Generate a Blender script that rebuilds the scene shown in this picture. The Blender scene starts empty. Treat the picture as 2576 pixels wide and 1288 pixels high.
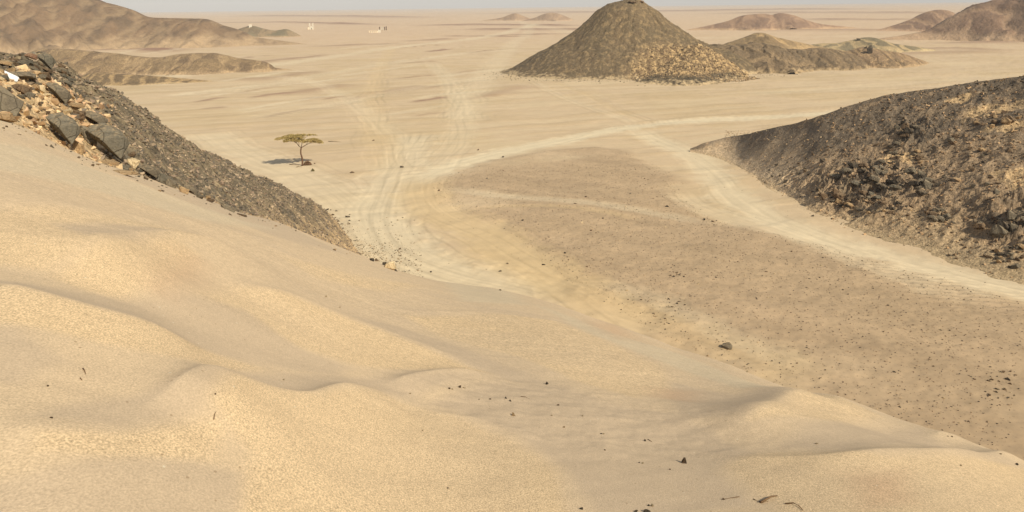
import bpy, bmesh, math, random
import numpy as np
from mathutils import Vector, Matrix, Euler

R = math.radians
random.seed(7)
rng = np.random.default_rng(11)
scene = bpy.context.scene
COL = scene.collection

# ------------------------------------------------------------------ camera
EYE = 22.0                                   # eye height over the valley floor
PITCH, ROLL, FPX = R(17.95), R(0.70), 773.0  # looking down; f in pixels of a 1024 px frame
cam_d = bpy.data.cameras.new('camera'); cam = bpy.data.objects.new('camera', cam_d)
COL.objects.link(cam); scene.camera = cam
cam_d.sensor_width = 36.0; cam_d.lens = 36.0 * FPX / 1024.0
cam_d.clip_start = 0.05; cam_d.clip_end = 60000
Mc = Matrix.Rotation(math.pi/2 - PITCH, 3, 'X') @ Matrix.Rotation(-ROLL, 3, 'Z')
cam.matrix_world = Matrix.Translation((0, 0, EYE)) @ Mc.to_4x4()
McN = np.array(Mc)

# ------------------------------------------------------------------ world, sun, exposure
SUN_EL, SUN_AZ = R(38), R(42)                # sun behind the camera, to its right
world = bpy.data.worlds.new('World'); scene.world = world; world.use_nodes = True
wn = world.node_tree.nodes; wl = world.node_tree.links
bg = wn['Background']; bg.inputs['Strength'].default_value = 0.10
sky = wn.new('ShaderNodeTexSky'); sky.sky_type = 'NISHITA'; sky.sun_disc = False
sky.sun_elevation = SUN_EL; sky.sun_rotation = math.pi - SUN_AZ
sky.dust_density = 1.0; sky.air_density = 1.0; sky.ozone_density = 1.0
hsv = wn.new('ShaderNodeHueSaturation'); hsv.inputs['Saturation'].default_value = 0.62   # dusty air
wl.new(sky.outputs[0], hsv.inputs['Color']); wl.new(hsv.outputs[0], bg.inputs[0])
to_sun = Vector((math.sin(SUN_AZ)*math.cos(SUN_EL), -math.cos(SUN_AZ)*math.cos(SUN_EL), math.sin(SUN_EL)))
sun_d = bpy.data.lights.new('sun', 'SUN'); sun_d.energy = 4.2; sun_d.angle = R(0.6); sun_d.color = (1.0, 0.93, 0.79)
sun = bpy.data.objects.new('sun', sun_d); COL.objects.link(sun)
sun.rotation_euler = to_sun.to_track_quat('Z', 'Y').to_euler(); sun.location = (60, -80, 120)
scene.view_settings.view_transform = 'Standard'; scene.view_settings.look = 'None'
scene.view_settings.gamma = 1.0; scene.view_settings.exposure = 0.18

# ------------------------------------------------------------------ helpers: picture point -> direction / ground
SC = 1024.0 / 2576.0
def ray(px, py):
    x = np.asarray(px, float)*SC - 512; y = 256 - np.asarray(py, float)*SC
    d = np.stack([x/FPX, y/FPX, -np.ones_like(x)], -1) @ McN.T
    return d / np.linalg.norm(d, axis=-1, keepdims=True)
def azdep(px, py):
    d = ray(px, py)
    return np.arctan2(d[..., 0], d[..., 1]), np.arctan2(-d[..., 2], np.hypot(d[..., 0], d[..., 1]))
def G(px, py, z=0.0):
    d = ray(px, py); t = (z - EYE)/d[..., 2]
    return np.stack([d[..., 0]*t, d[..., 1]*t], -1)
def poly(pts): return np.array([G(a, b) for a, b in pts])

# ------------------------------------------------------------------ numpy noise
_perm = np.random.default_rng(3).permutation(4096)
_ga = np.random.default_rng(4).uniform(0, 2*np.pi, 4096)
def pn(x, y, s=0):
    xi = np.floor(x).astype(np.int64); yi = np.floor(y).astype(np.int64)
    xf = x - xi; yf = y - yi
    u = xf*xf*xf*(xf*(xf*6-15)+10); v = yf*yf*yf*(yf*(yf*6-15)+10)
    def g(ix, iy, dx, dy):
        a = _ga[_perm[(_perm[(ix + s*131) & 4095] + iy) & 4095]]
        return np.cos(a)*dx + np.sin(a)*dy
    n00 = g(xi, yi, xf, yf); n10 = g(xi+1, yi, xf-1, yf)
    n01 = g(xi, yi+1, xf, yf-1); n11 = g(xi+1, yi+1, xf-1, yf-1)
    return ((n00*(1-u)+n10*u)*(1-v) + (n01*(1-u)+n11*u)*v) * 1.5
def fbm(x, y, o=4, s=0, g=0.5):
    r = 0; a = 1.0
    for k in range(o):
        r = r + a*pn(x*2**k + 17.3*k, y*2**k - 9.1*k, s+k); a *= g
    return r
def ridged(x, y, o=4, s=0):
    r = 0; a = 1.0
    for k in range(o):
        r = r + a*(1 - 2*np.abs(pn(x*2**k + 7*k, y*2**k + 3*k, s+k))); a *= 0.5
    return r
def sst(a, b, x):
    t = np.clip((x-a)/(b-a), 0, 1); return t*t*(3-2*t)
def lin(c):
    c = np.asarray(c, float)/255.0
    return np.where(c <= 0.04045, c/12.92, ((c+0.055)/1.055)**2.4)
def mixc(a, b, t): return a*(1-t[..., None]) + b*t[..., None]
def segd(X, Y, P):
    """distance to a polyline, signed (left of travel positive), and arclength, cumulative"""
    best = np.full(X.shape, 1e12); sg = np.zeros(X.shape); al = np.zeros(X.shape); L = 0.0
    for i in range(len(P)-1):
        ax, ay = P[i]; bx, by = P[i+1]; dx, dy = bx-ax, by-ay; l2 = dx*dx+dy*dy; l = math.sqrt(l2)
        t = np.clip(((X-ax)*dx+(Y-ay)*dy)/l2, 0, 1)
        ex = X-ax-t*dx; ey = Y-ay-t*dy; d = np.hypot(ex, ey)
        m = d < best; c = dx*(Y-ay)-dy*(X-ax)
        best = np.where(m, d, best); sg = np.where(m, np.sign(c), sg); al = np.where(m, L+t*l, al); L += l
    return best, sg, al, L
def inpoly(X, Y, P):
    ins = np.zeros(X.shape, bool); n = len(P)
    for i in range(n):
        x1, y1 = P[i]; x2, y2 = P[(i+1) % n]
        c = ((y1 > Y) != (y2 > Y)) & (X < (x2-x1)*(Y-y1)/(y2-y1+1e-12)+x1)
        ins ^= c
    return ins
def polymask(X, Y, P, soft):
    d = segd(X, Y, np.vstack([P, P[:1]]))[0]; s = np.where(inpoly(X, Y, P), d, -d)
    return sst(-1, 1, s/soft), s
def smooth_poly(P, n=6):
    P = np.asarray(P, float)
    t = np.arange(len(P)); tt = np.linspace(0, len(P)-1, (len(P)-1)*n+1)
    out = []
    for q in tt:
        i = min(int(q), len(P)-2); f = q-i
        p0 = P[max(i-1, 0)]; p1 = P[i]; p2 = P[i+1]; p3 = P[min(i+2, len(P)-1)]
        out.append(0.5*((2*p1)+(-p0+p2)*f+(2*p0-5*p1+4*p2-p3)*f*f+(-p0+3*p1-3*p2+p3)*f**3))
    return np.array(out)

# ------------------------------------------------------------------ mesh helpers
def tag(o, label=None, cat=None, group=None, kind=None):
    if label: o['label'] = label
    if cat: o['category'] = cat
    if group: o['group'] = group
    if kind: o['kind'] = kind
    return o
def add_col(me, C):
    a = me.color_attributes.new('tint', 'FLOAT_COLOR', 'POINT')
    buf = np.ones((len(me.vertices), 4), np.float32); buf[:, :3] = C.reshape(-1, 3)
    a.data.foreach_set('color', buf.ravel())
def add_f(me, name, A):
    a = me.attributes.new(name, 'FLOAT', 'POINT'); a.data.foreach_set('value', A.astype(np.float32).ravel())
def grid_mesh(name, X, Y, Z, mat, C=None, attrs=None, wrap=False):
    n, m = X.shape
    V = np.stack([X, Y, Z], -1).reshape(-1, 3).astype(np.float32)
    I = np.arange(n*m).reshape(n, m)
    if wrap: I = np.concatenate([I, I[:, :1]], 1)
    F = np.stack([I[:-1, :-1], I[:-1, 1:], I[1:, 1:], I[1:, :-1]], -1).reshape(-1, 4)
    return raw_mesh(name, V, F, mat, C, attrs, True)
def raw_mesh(name, V, F, mat, C=None, attrs=None, smooth=False, link=True):
    me = bpy.data.meshes.new(name)
    k = F.shape[1]
    me.vertices.add(len(V)); me.vertices.foreach_set('co', np.asarray(V, np.float32).ravel())
    me.loops.add(F.size); me.loops.foreach_set('vertex_index', F.ravel().astype(np.int32))
    me.polygons.add(len(F)); me.polygons.foreach_set('loop_start', np.arange(0, F.size, k, dtype=np.int32))
    me.polygons.foreach_set('loop_total', np.full(len(F), k, np.int32))
    me.polygons.foreach_set('use_smooth', np.full(len(F), smooth))
    me.update(calc_edges=True); me.validate()
    if C is not None: add_col(me, C)
    for a, b in (attrs or {}).items(): add_f(me, a, b)
    me.materials.append(mat)
    if not link: return me
    o = bpy.data.objects.new(name, me); COL.objects.link(o)
    return o

# ------------------------------------------------------------------ materials
class NT:
    def __init__(s, name):
        s.m = bpy.data.materials.new(name); s.m.use_nodes = True; s.t = s.m.node_tree
        s.b = s.t.nodes['Principled BSDF']; s.b.inputs['Roughness'].default_value = 0.95
        s.b.inputs['Specular IOR Level'].default_value = 0.15
    def n(s, kind, **kw):
        x = s.t.nodes.new('ShaderNode'+kind)
        for k, v in kw.items(): setattr(x, k, v)
        return x
    def l(s, a, b): s.t.links.new(a, b)
    def math(s, op, a, b=None):
        x = s.n('Math', operation=op)
        for i, v in enumerate((a, b)):
            if v is None: continue
            if isinstance(v, (int, float)): x.inputs[i].default_value = v
            else: s.l(v, x.inputs[i])
        return x.outputs[0]
    def coord(s, scale=(1, 1, 1), rot=(0, 0, 0)):
        c = s.n('TexCoord'); mp = s.n('Mapping'); s.l(c.outputs['Object'], mp.inputs[0])
        mp.inputs['Scale'].default_value = scale; mp.inputs['Rotation'].default_value = rot
        return mp.outputs[0]
    def noise(s, vec, scale, detail=4, rough=0.55):
        x = s.n('TexNoise'); s.l(vec, x.inputs['Vector']); x.inputs['Scale'].default_value = scale
        x.inputs['Detail'].default_value = detail; x.inputs['Roughness'].default_value = rough
        return x.outputs['Fac']
    def mapr(s, v, a, b, c, d):
        x = s.n('MapRange'); s.l(v, x.inputs[0])
        for i, q in enumerate((a, b, c, d)): x.inputs[i+1].default_value = q
        return x.outputs[0]
    def attr(s, name, out='Color'):
        x = s.n('Attribute'); x.attribute_name = name; return x.outputs[out]
    def mul(s, col, fac):
        x = s.n('VectorMath', operation='SCALE'); s.l(col, x.inputs[0]); s.l(fac, x.inputs['Scale']); return x.outputs[0]
    def mix(s, fac, a, b):
        x = s.n('Mix', data_type='RGBA')
        if isinstance(fac, (int, float)): x.inputs[0].default_value = fac
        else: s.l(fac, x.inputs[0])
        for i, v in ((6, a), (7, b)):
            if isinstance(v, (tuple, list, np.ndarray)): x.inputs[i].default_value = (*[float(q) for q in v[:3]], 1)
            else: s.l(v, x.inputs[i])
        return x.outputs[2]
    def bump(s, h, dist, strength=1.0):
        x = s.n('Bump'); s.l(h, x.inputs['Height']); x.inputs['Distance'].default_value = dist
        x.inputs['Strength'].default_value = strength; s.l(x.outputs[0], s.b.inputs['Normal'])

def mat_sand():
    s = NT('dune_sand'); v = s.coord((1, .6, 1))
    w1 = s.attr('coarse', 'Fac')
    grain = s.attr('grain', 'Fac')
    n1 = s.noise(v, 24, 2, 0.6); n2 = s.noise(v, 105, 2, 0.6); n3 = s.noise(v, 7.5, 2, 0.7)
    sp = s.math('ADD', s.math('MULTIPLY', s.math('SUBTRACT', n1, 0.5), s.mapr(w1, 0, 1, 0.22, 1.15)), s.math('MULTIPLY', s.math('SUBTRACT', n2, 0.5), 1.6))
    sp = s.math('ADD', sp, s.math('MULTIPLY', s.math('SUBTRACT', n3, 0.5), s.mapr(w1, 0.5, 1, 0.0, 0.45)))
    fac = s.math('ADD', 1.0, s.math('MULTIPLY', sp, s.math('ADD', 0.45, s.math('MULTIPLY', grain, 0.60))))
    fac = s.math('MULTIPLY', fac, s.mapr(n3, 0.3, 0.7, 0.98, 1.02))
    c = s.mul(s.attr('tint'), fac)
    vo = s.n('TexVoronoi'); s.l(v, vo.inputs['Vector']); vo.inputs['Scale'].default_value = 22
    dots = s.math('LESS_THAN', vo.outputs['Distance'], 0.16)
    pick = s.n('SeparateColor'); s.l(vo.outputs['Color'], pick.inputs[0])
    dark = s.math('MULTIPLY', dots, s.math('GREATER_THAN', pick.outputs[0], 0.90))
    lite = s.math('MULTIPLY', dots, s.math('LESS_THAN', pick.outputs[0], 0.02))
    c = s.mix(s.math('MULTIPLY', dark, 0.45), c, lin((128, 100, 66)))
    c = s.mix(s.math('MULTIPLY', lite, 0.7), c, lin((222, 208, 176)))
    s.l(c, s.b.inputs['Base Color'])
    h = s.math('ADD', s.math('MULTIPLY', s.math('MULTIPLY', n1, w1), 1.2), s.math('MULTIPLY', n2, 0.6))
    s.bump(h, 0.008, 0.6)
    return s.m
def mat_ground():
    s = NT('valley_floor'); v = s.coord()
    gr = s.attr('grain', 'Fac')
    n1 = s.noise(v, 2.6, 5, 0.65); n2 = s.noise(v, 0.35, 5, 0.6)
    n3 = s.noise(s.coord((0.10, 0.8, 1), (0, 0, R(12))), 1.0, 5, 0.6)
    f = s.math('ADD', 1.0, s.math('MULTIPLY', s.math('SUBTRACT', n1, 0.5), s.math('ADD', 0.10, s.math('MULTIPLY', gr, 0.32))))
    f = s.math('MULTIPLY', f, s.mapr(n2, 0.3, 0.7, 0.95, 1.04))
    f = s.math('MULTIPLY', f, s.mapr(n3, 0.3, 0.7, 0.965, 1.03))
    c = s.mul(s.attr('tint'), f)
    vo = s.n('TexVoronoi'); s.l(v, vo.inputs['Vector']); vo.inputs['Scale'].default_value = 3.6
    pick = s.n('SeparateColor'); s.l(vo.outputs['Color'], pick.inputs[0])
    d = s.math('MULTIPLY', s.math('LESS_THAN', vo.outputs['Distance'], 0.27), s.math('GREATER_THAN', pick.outputs[0], 0.62))
    d = s.math('MULTIPLY', d, s.math('MINIMUM', gr, 1.0))
    c = s.mix(s.math('MULTIPLY', d, 0.42), c, lin((112, 92, 72)))
    s.l(c, s.b.inputs['Base Color'])
    s.bump(s.math('MULTIPLY', n1, s.math('ADD', 0.12, s.math('MULTIPLY', gr, 0.6))), 0.05, 0.6)
    return s.m
def mat_rocky(name, sc, contrast=0.9, bumpd=0.25, stretch=(1, 1, 1), cells=True):
    s = NT(name); v = s.coord(stretch)
    n1 = s.noise(v, sc, 6, 0.7); n2 = s.noise(v, sc*6, 4, 0.65)
    f = s.math('ADD', 1.0, s.math('MULTIPLY', s.math('SUBTRACT', n1, 0.5), contrast))
    f = s.math('MULTIPLY', f, s.math('ADD', 1.0, s.math('MULTIPLY', s.math('SUBTRACT', n2, 0.5), contrast*1.3)))
    c = s.mul(s.attr('tint'), f)
    if cells:
        vo = s.n('TexVoronoi'); s.l(v, vo.inputs['Vector']); vo.inputs['Scale'].default_value = sc*4
        pick = s.n('SeparateColor'); s.l(vo.outputs['Color'], pick.inputs[0])
        c = s.mul(c, s.mapr(pick.outputs[1], 0, 1, 0.72, 1.28))
        h = s.math('ADD', n2, s.math('MULTIPLY', vo.outputs['Distance'], -0.6))
    else: h = n2
    s.l(c, s.b.inputs['Base Color'])
    s.bump(s.math('ADD', h, n1), bumpd, 0.9)
    return s.m
def mat_stone(name, c1, c2, sc=6.0, bd=0.03):
    s = NT(name)
    c0 = s.n('TexCoord'); oi = s.n('ObjectInfo')
    n1 = s.noise(c0.outputs['Object'], sc*0.35, 5, 0.65); n2 = s.noise(c0.outputs['Object'], sc*2.2, 4, 0.7)
    c = s.mix(s.mapr(n1, 0.35, 0.65, 0, 1), lin(c1), lin(c2))
    c = s.mul(c, s.math('MULTIPLY', s.mapr(n2, 0.2, 0.8, 0.72, 1.28), s.mapr(oi.outputs['Random'], 0, 1, 0.82, 1.15)))
    g = s.n('NewGeometry'); sx = s.n('SeparateXYZ'); s.l(g.outputs['Normal'], sx.inputs[0])
    n3 = s.noise(c0.outputs['Object'], sc*0.9, 5, 0.7)
    dust = s.math('MULTIPLY', s.mapr(sx.outputs[2], 0.35, 0.95, 0, 1), s.mapr(n3, 0.45, 0.62, 0, 1))
    c = s.mix(s.math('MULTIPLY', dust, 0.6), c, lin((190, 162, 122)))
    wv = s.n('TexVoronoi', feature='DISTANCE_TO_EDGE'); s.l(c0.outputs['Object'], wv.inputs['Vector']); wv.inputs['Scale'].default_value = 1.3
    cr = s.mapr(wv.outputs['Distance'], 0.0, 0.03, 0.45, 1.0)
    c = s.mul(c, cr)
    s.l(c, s.b.inputs['Base Color']); s.bump(s.math('ADD', s.math('ADD', n1, n2), s.math('MULTIPLY', cr, 0.6)), bd*1.6, 0.9)
    return s.m
def mat_flat(name, c, var=0.15, sc=3.0, rough=0.8):
    s = NT(name); s.b.inputs['Roughness'].default_value = rough
    n = s.noise(s.coord(), sc, 5, 0.6)
    x = s.n('RGB'); x.outputs[0].default_value = (*[float(q) for q in lin(c)], 1)
    s.l(s.mul(x.outputs[0], s.mapr(n, 0.3, 0.7, 1-var, 1+var)), s.b.inputs['Base Color'])
    return s.m

M_SAND = mat_sand(); M_GROUND = mat_ground()
M_SCREE = mat_rocky('dark_scree', 1.1, 0.7, 0.14)
M_RHILL = mat_rocky('brown_rocky_slope', 1.4, 0.55, 0.07)
M_HILL = mat_rocky('hill_rock', 0.9, 0.30, 0.15)
M_FAR = mat_rocky('far_hill_rock', 0.09, 0.45, 0.9, cells=False)

# ------------------------------------------------------------------ outlines (angles from the camera position)
def prof(pts):
    a, d = azdep([p[0] for p in pts], [p[1] for p in pts]); i = np.argsort(a); return a[i], d[i]
brow_pts = [(-700, 190), (-400, 235), (-150, 275), (0, 303), (60, 318), (150, 365), (240, 408), (330, 432), (430, 470), (520, 500), (600, 535), (680, 553), (730, 570), (800, 600), (880, 632),
            (940, 655), (1010, 685), (1090, 706), (1180, 718), (1250, 726), (1330, 745), (1400, 765), (1480, 795), (1560, 822), (1640, 850), (1700, 876), (1760, 893), (1830, 915), (1900, 945),
            (1960, 967), (2010, 986), (2060, 990), (2110, 996), (2170, 1020), (2250, 1050), (2330, 1078), (2400, 1108), (2470, 1135), (2576, 1178), (2700, 1225), (2900, 1290), (3200, 1370)]
BA, BD = prof(brow_pts)
_ba = np.radians([-180, -60, -40, -33, -26, -20, -14, -10, -5, 0, 6, 12, 20, 27, 33, 45, 180])
_bb = np.array([22, 22, 23, 24, 29, 36, 44, 47, 45, 38, 31, 25, 18, 15, 13, 11, 10.])
_ag = np.linspace(-math.pi, math.pi, 14401)
def _gs(v, deg):
    k = int(deg*40*3); x = np.arange(-k, k+1)/(deg*40.0); g = np.exp(-x*x/2); g /= g.sum()
    return np.convolve(np.pad(v, k, mode='edge'), g, 'valid')
_bd = _gs(np.interp(_ag, BA, BD), 0.35); _bs = _gs(np.interp(_ag, BA, BD), 5.0); _br = _gs(np.interp(_ag, _ba, _bb), 3.0)
def brow_dep(az): return np.interp(az, _ag, _bd)
def brow_dep_soft(az): return np.interp(az, _ag, _bs)
def brow_r(az): return np.interp(az, _ag, _br)

# dune relief: crest polylines in picture points of the bare slope, (height, windward width, lee width)
def dune_base(r, az):
    b = brow_r(az); e = brow_dep(az); es = brow_dep_soft(az)
    te = np.tan(es+(e-es)*sst(0.45, 0.95, r/b))
    x = 1.75*np.clip(1-r/b, 0, 1)**2
    o = np.clip(r-b, 0, None)
    extra = x + np.tan(R(34))*0 + np.where(o > 0, o*np.clip(np.tan(R(36))-te, 0.08, 1)*sst(0, 3.0, o), 0)
    return EYE - r*te - extra
def dune_hit(px, py):
    az, dep = azdep(px, py)
    rr = np.geomspace(1.2, 70, 4000); z = dune_base(rr, np.full_like(rr, float(az)))
    below = (EYE - rr*math.tan(dep)) < z
    i = int(np.argmax(below)) if below.any() else len(rr)-1
    if not below.any(): i = int(np.argmin(np.abs(rr-brow_r(float(az)))))
    return np.array([rr[i]*math.sin(az), rr[i]*math.cos(az)])
# each: points, height (m at crest), lit-side width, shaded-side width (m)
RIDGES = [
    ([(120, 705), (210, 678), (290, 655), (370, 640), (450, 642), (540, 652), (640, 660)], 0.38, 1.6, 0.50),
    ([(-120, 735), (0, 752), (130, 790), (260, 825), (400, 858), (520, 892)], 0.15, 1.3, 0.40),
    ([(560, 745), (720, 770), (840, 810), (960, 850), (1080, 895), (1190, 935), (1250, 945)], 0.16, 1.5, 0.35),
    ([(300, 1095), (400, 1060), (480, 1030), (540, 1003), (610, 1004), (700, 1022), (790, 1030), (870, 1006), (950, 1002), (1040, 1025)], 0.22, 1.0, 0.17),
    ([(960, 985), (1060, 966), (1150, 952), (1250, 948)], 0.16, 0.7, 0.20),
    ([(1040, 1025), (1150, 1055), (1270, 1080), (1400, 1120)], 0.05, 0.7, 0.18),
    ([(1790, 1105), (1870, 1082), (1935, 1050), (1985, 1018), (2040, 1008), (2110, 1014)], 0.34, 1.3, 0.9),
    ([(1700, 1150), (1900, 1165), (2080, 1175), (2250, 1172), (2400, 1170), (2576, 1165)], 0.20, 0.9, 0.30),
    ([(-100, 1130), (60, 1115), (200, 1125), (350, 1130), (520, 1120)], 0.05, 0.5, 0.3),
    ([(1330, 748), (1450, 790), (1560, 850), (1700, 900)], 0.10, 1.6, 0.6),
    ([(930, 760), (1010, 782), (1100, 786), (1250, 785)], 0.06, 0.8, 0.2),
    ([(180, 470), (330, 520), (520, 580), (700, 620), (860, 660)], 0.14, 1.8, 0.8),
    ([(-50, 520), (120, 535), (300, 560), (500, 600)], 0.12, 1.6, 0.7),
    ([(2330, 1105), (2430, 1098), (2576, 1104), (2700, 1115)], 0.14, 0.8, 0.3),
]
RW = []
for pts, h, w1, w2 in RIDGES:
    RW.append((smooth_poly([dune_hit(a, b) for a, b in pts], 5), h, w1, w2))
HOLLOWS = [((490, 690), 0.16, 1.1), ((1545, 835), 0.18, 1.0), ((1700, 985), 0.10, 1.2), ((1930, 1020), 0.16, 0.9), ((2230, 1080), 0.18, 0.8), ((2380, 1135), 0.12, 0.7)]
HW = [(dune_hit(*c), d, w) for c, d, w in HOLLOWS]
def blur2(A, sig):
    k = int(sig*2.5); x = np.arange(-k, k+1); g = np.exp(-x*x/(2*sig*sig)); g /= g.sum()
    for ax in (0, 1):
        B = np.pad(A, [(k, k) if a == ax else (0, 0) for a in (0, 1)], mode='edge'); o = np.zeros_like(A)
        for i, w in enumerate(g): o += w*(B[i:i+A.shape[0]] if ax == 0 else B[:, i:i+A.shape[1]])
        A = o
    return A
def dune_relief(X, Y):
    z1, lit, lee = dune_relief_raw(X, Y, 1.0, 1.0)
    z2 = dune_relief_raw(X, Y, 0.30, 0.55, False)[0]
    return 0.80*blur2(z1, 15)+0.45*z2, lit, lee
def dune_relief_raw(X, Y, k1, k2, hol=True):
    z = np.zeros_like(X); lit = np.zeros_like(X); lee = np.zeros_like(X)
    for P, h, w1, w2 in RW:
        w1 = w1*k1; w2 = w2*k2
        x0, y0 = P.min(0)-5*w1; x1, y1 = P.max(0)+5*w1
        m = (X > x0) & (X < x1) & (Y > y0) & (Y < y1)
        if not m.any(): continue
        d, s, al, L = segd(X[m], Y[m], P)
        tap = sst(0, 0.25*L, al)*sst(0, 0.25*L, L-al)
        wob = 1+0.25*pn(al*0.7, al*0+3)
        up = s > 0                               # left of travel = far side = shaded
        u1 = d/w1; u2 = d/w2
        v = np.where(up, np.exp(-(u2**2+0.02)**0.62), np.exp(-(u1**2+0.02)**0.62))
        z[m] += 0.75*h*v*tap*wob
        lit[m] += np.where(up, 0, np.exp(-(d/(w1*1.5))**2))*tap
        lee[m] += np.where(up, np.exp(-(d/(w2*2.2))**2), 0)*tap
    for c, dpt, w in (HW if hol else []):
        q = ((X-c[0])**2+(Y-c[1])**2)/w**2
        z -= dpt*np.exp(-q)
    return z, np.clip(lit, 0, 1), np.clip(lee, 0, 1)
TR = dune_hit(1430, 1040)
DV = np.array([0.80, 0.60])                          # direction the sand streaks run
def dune_z(X, Y, fine=True):
    r = np.hypot(X, Y); az = np.arctan2(X, Y)
    z = dune_base(r, az)
    amp = sst(0.8, 4, r)
    z = z + amp*(0.03*fbm(X/6.5, Y/6.5, 2, 5) + 0.010*fbm(X/1.1, Y/1.1, 3, 9))
    z = z + 0.007*amp*fbm((X*DV[0]+Y*DV[1])/7, (-X*DV[1]+Y*DV[0])/0.7, 3, 21)
    rel, lit, lee = dune_relief(X, Y)
    tz = sst(1.0, 0.4, np.hypot((X-TR[0])/2.6, (Y-TR[1])/2.2))
    rel = rel+tz*(0.009*fbm(X/0.3, Y/0.3, 3, 14)-0.006*np.clip(ridged(X/0.9, Y/0.9, 2, 15)-1.0, 0, 1))
    return z+rel, lit, lee

# ------------------------------------------------------------------ foreground dune
def az_array(lo, hi, n, coarse=60):
    a = np.linspace(R(lo), R(hi), n)
    l = np.linspace(-math.pi, R(lo), coarse, endpoint=False); h = np.linspace(R(hi), math.pi, coarse+1)[1:]
    return np.concatenate([l, a, h[:-1]])
az = az_array(-42, 42, 1100)
rr = np.concatenate([np.geomspace(0.35, 2.0, 16, endpoint=False), np.geomspace(2.0, 62, 760)])
RR, AZ = np.meshgrid(rr, az, indexing='ij')
X = RR*np.sin(AZ); Y = RR*np.cos(AZ)
Z, lit, lee = dune_z(X, Y)
front = sst(R(75), R(50), np.abs(AZ))
bz = np.clip(EYE-1.75-0.08*RR, 5, None)+0.3*fbm(X/6, Y/6, 3, 2)
Z = Z*front+bz*(1-front)
Z = np.where((front > 0.5), np.maximum(Z, -3), Z)
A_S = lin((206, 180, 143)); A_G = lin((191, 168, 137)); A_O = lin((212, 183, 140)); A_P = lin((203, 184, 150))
mac = fbm(X/3.2+3, Y/3.2, 4, 31); stre = fbm((X*DV[0]+Y*DV[1])/8, (-X*DV[1]+Y*DV[0])/0.8, 4, 41)
C = np.broadcast_to(A_S, X.shape+(3,)).copy()
C = mixc(C, A_G, 0.35*sst(-0.1, 0.7, mac+0.3*stre))
GOLD = [[(220, 740), (130, 705), (300, 665), (370, 644), (440, 650), (490, 675), (430, 730), (300, 762)],
    [(-150, 745), (0, 753), (130, 791), (260, 828), (400, 862), (520, 895), (660, 935), (560, 965), (400, 930), (200, 885), (0, 850), (-150, 840)],
    [(600, 745), (720, 772), (840, 812), (960, 852), (1080, 897), (1190, 936), (1245, 947), (1100, 955), (900, 935), (750, 885), (640, 835), (520, 780)],
    [(100, 1125), (300, 1135), (560, 1120), (520, 1180), (300, 1190), (80, 1175)],
    [(860, 1012), (950, 1004), (1040, 1027), (1150, 1057), (1290, 1110), (1400, 1180), (1450, 1400), (600, 1400), (640, 1180), (560, 1080), (600, 1015), (700, 1024), (790, 1032)],
    [(1000, 790), (1250, 788), (1400, 808), (1530, 860), (1650, 920), (1700, 975), (1600, 1005), (1450, 960), (1300, 900), (1100, 850)],
    [(1880, 1090), (1960, 1035), (2010, 990), (2090, 993), (2200, 1036), (2260, 1066), (2100, 1092)],
    [(1780, 1150), (2000, 1150), (2200, 1176), (2400, 1172), (2700, 1170), (2700, 1400), (2080, 1400), (1900, 1250)],
    [(2430, 1102), (2700, 1105), (2700, 1160), (2500, 1140)],
    [(-100, 530), (150, 545), (400, 602), (640, 660), (500, 645), (300, 655), (120, 690), (-100, 670)], [(700, 650), (900, 690), (1100, 720), (1000, 740), (800, 710)]]
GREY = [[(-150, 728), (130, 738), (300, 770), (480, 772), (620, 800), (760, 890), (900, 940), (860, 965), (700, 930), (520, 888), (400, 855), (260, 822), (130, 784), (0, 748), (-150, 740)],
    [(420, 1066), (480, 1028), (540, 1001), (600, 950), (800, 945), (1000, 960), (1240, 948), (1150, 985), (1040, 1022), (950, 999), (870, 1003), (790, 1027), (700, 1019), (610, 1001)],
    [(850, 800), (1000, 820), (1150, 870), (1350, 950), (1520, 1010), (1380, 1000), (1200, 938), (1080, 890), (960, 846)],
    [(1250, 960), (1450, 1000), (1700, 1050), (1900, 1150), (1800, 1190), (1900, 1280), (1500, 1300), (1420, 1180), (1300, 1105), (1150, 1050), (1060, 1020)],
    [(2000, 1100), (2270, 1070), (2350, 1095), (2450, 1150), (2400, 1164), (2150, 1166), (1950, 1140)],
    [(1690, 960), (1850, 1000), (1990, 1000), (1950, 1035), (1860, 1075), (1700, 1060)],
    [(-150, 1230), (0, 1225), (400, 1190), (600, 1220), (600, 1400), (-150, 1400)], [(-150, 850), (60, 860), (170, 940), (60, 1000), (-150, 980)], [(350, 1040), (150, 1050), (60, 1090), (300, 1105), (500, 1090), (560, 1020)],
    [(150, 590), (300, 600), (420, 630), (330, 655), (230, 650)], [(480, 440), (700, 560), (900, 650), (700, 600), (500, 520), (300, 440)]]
PALEZ = [[(1330, 762), (1500, 822), (1700, 888), (1900, 968), (1990, 1008), (1850, 985), (1650, 905), (1480, 838)], [(1080, 700), (1300, 735), (1330, 770), (1150, 760)], [(-100, 340), (200, 410), (500, 520), (700, 580), (500, 560), (200, 470), (-100, 420)]]
REDZ = [[(1480, 815), (1540, 815), (1600, 845), (1560, 855)], [(1650, 975), (1750, 985), (1740, 1020), (1640, 1000)], [(2100, 1210), (2300, 1200), (2350, 1300), (2150, 1320)], [(430, 730), (480, 690), (505, 690), (490, 730), (400, 760)]]
wb = 0.06*RR*fbm(X/(0.35*np.clip(RR, 3, 99)), Y/(0.35*np.clip(RR, 3, 99)), 3, 33)
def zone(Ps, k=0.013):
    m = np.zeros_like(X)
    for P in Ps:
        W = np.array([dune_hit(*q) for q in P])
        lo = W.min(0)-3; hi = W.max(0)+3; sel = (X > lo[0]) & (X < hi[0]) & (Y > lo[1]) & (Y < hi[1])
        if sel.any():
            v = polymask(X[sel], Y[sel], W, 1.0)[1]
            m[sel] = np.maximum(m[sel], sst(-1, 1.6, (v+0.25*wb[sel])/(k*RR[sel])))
    return m
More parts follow.
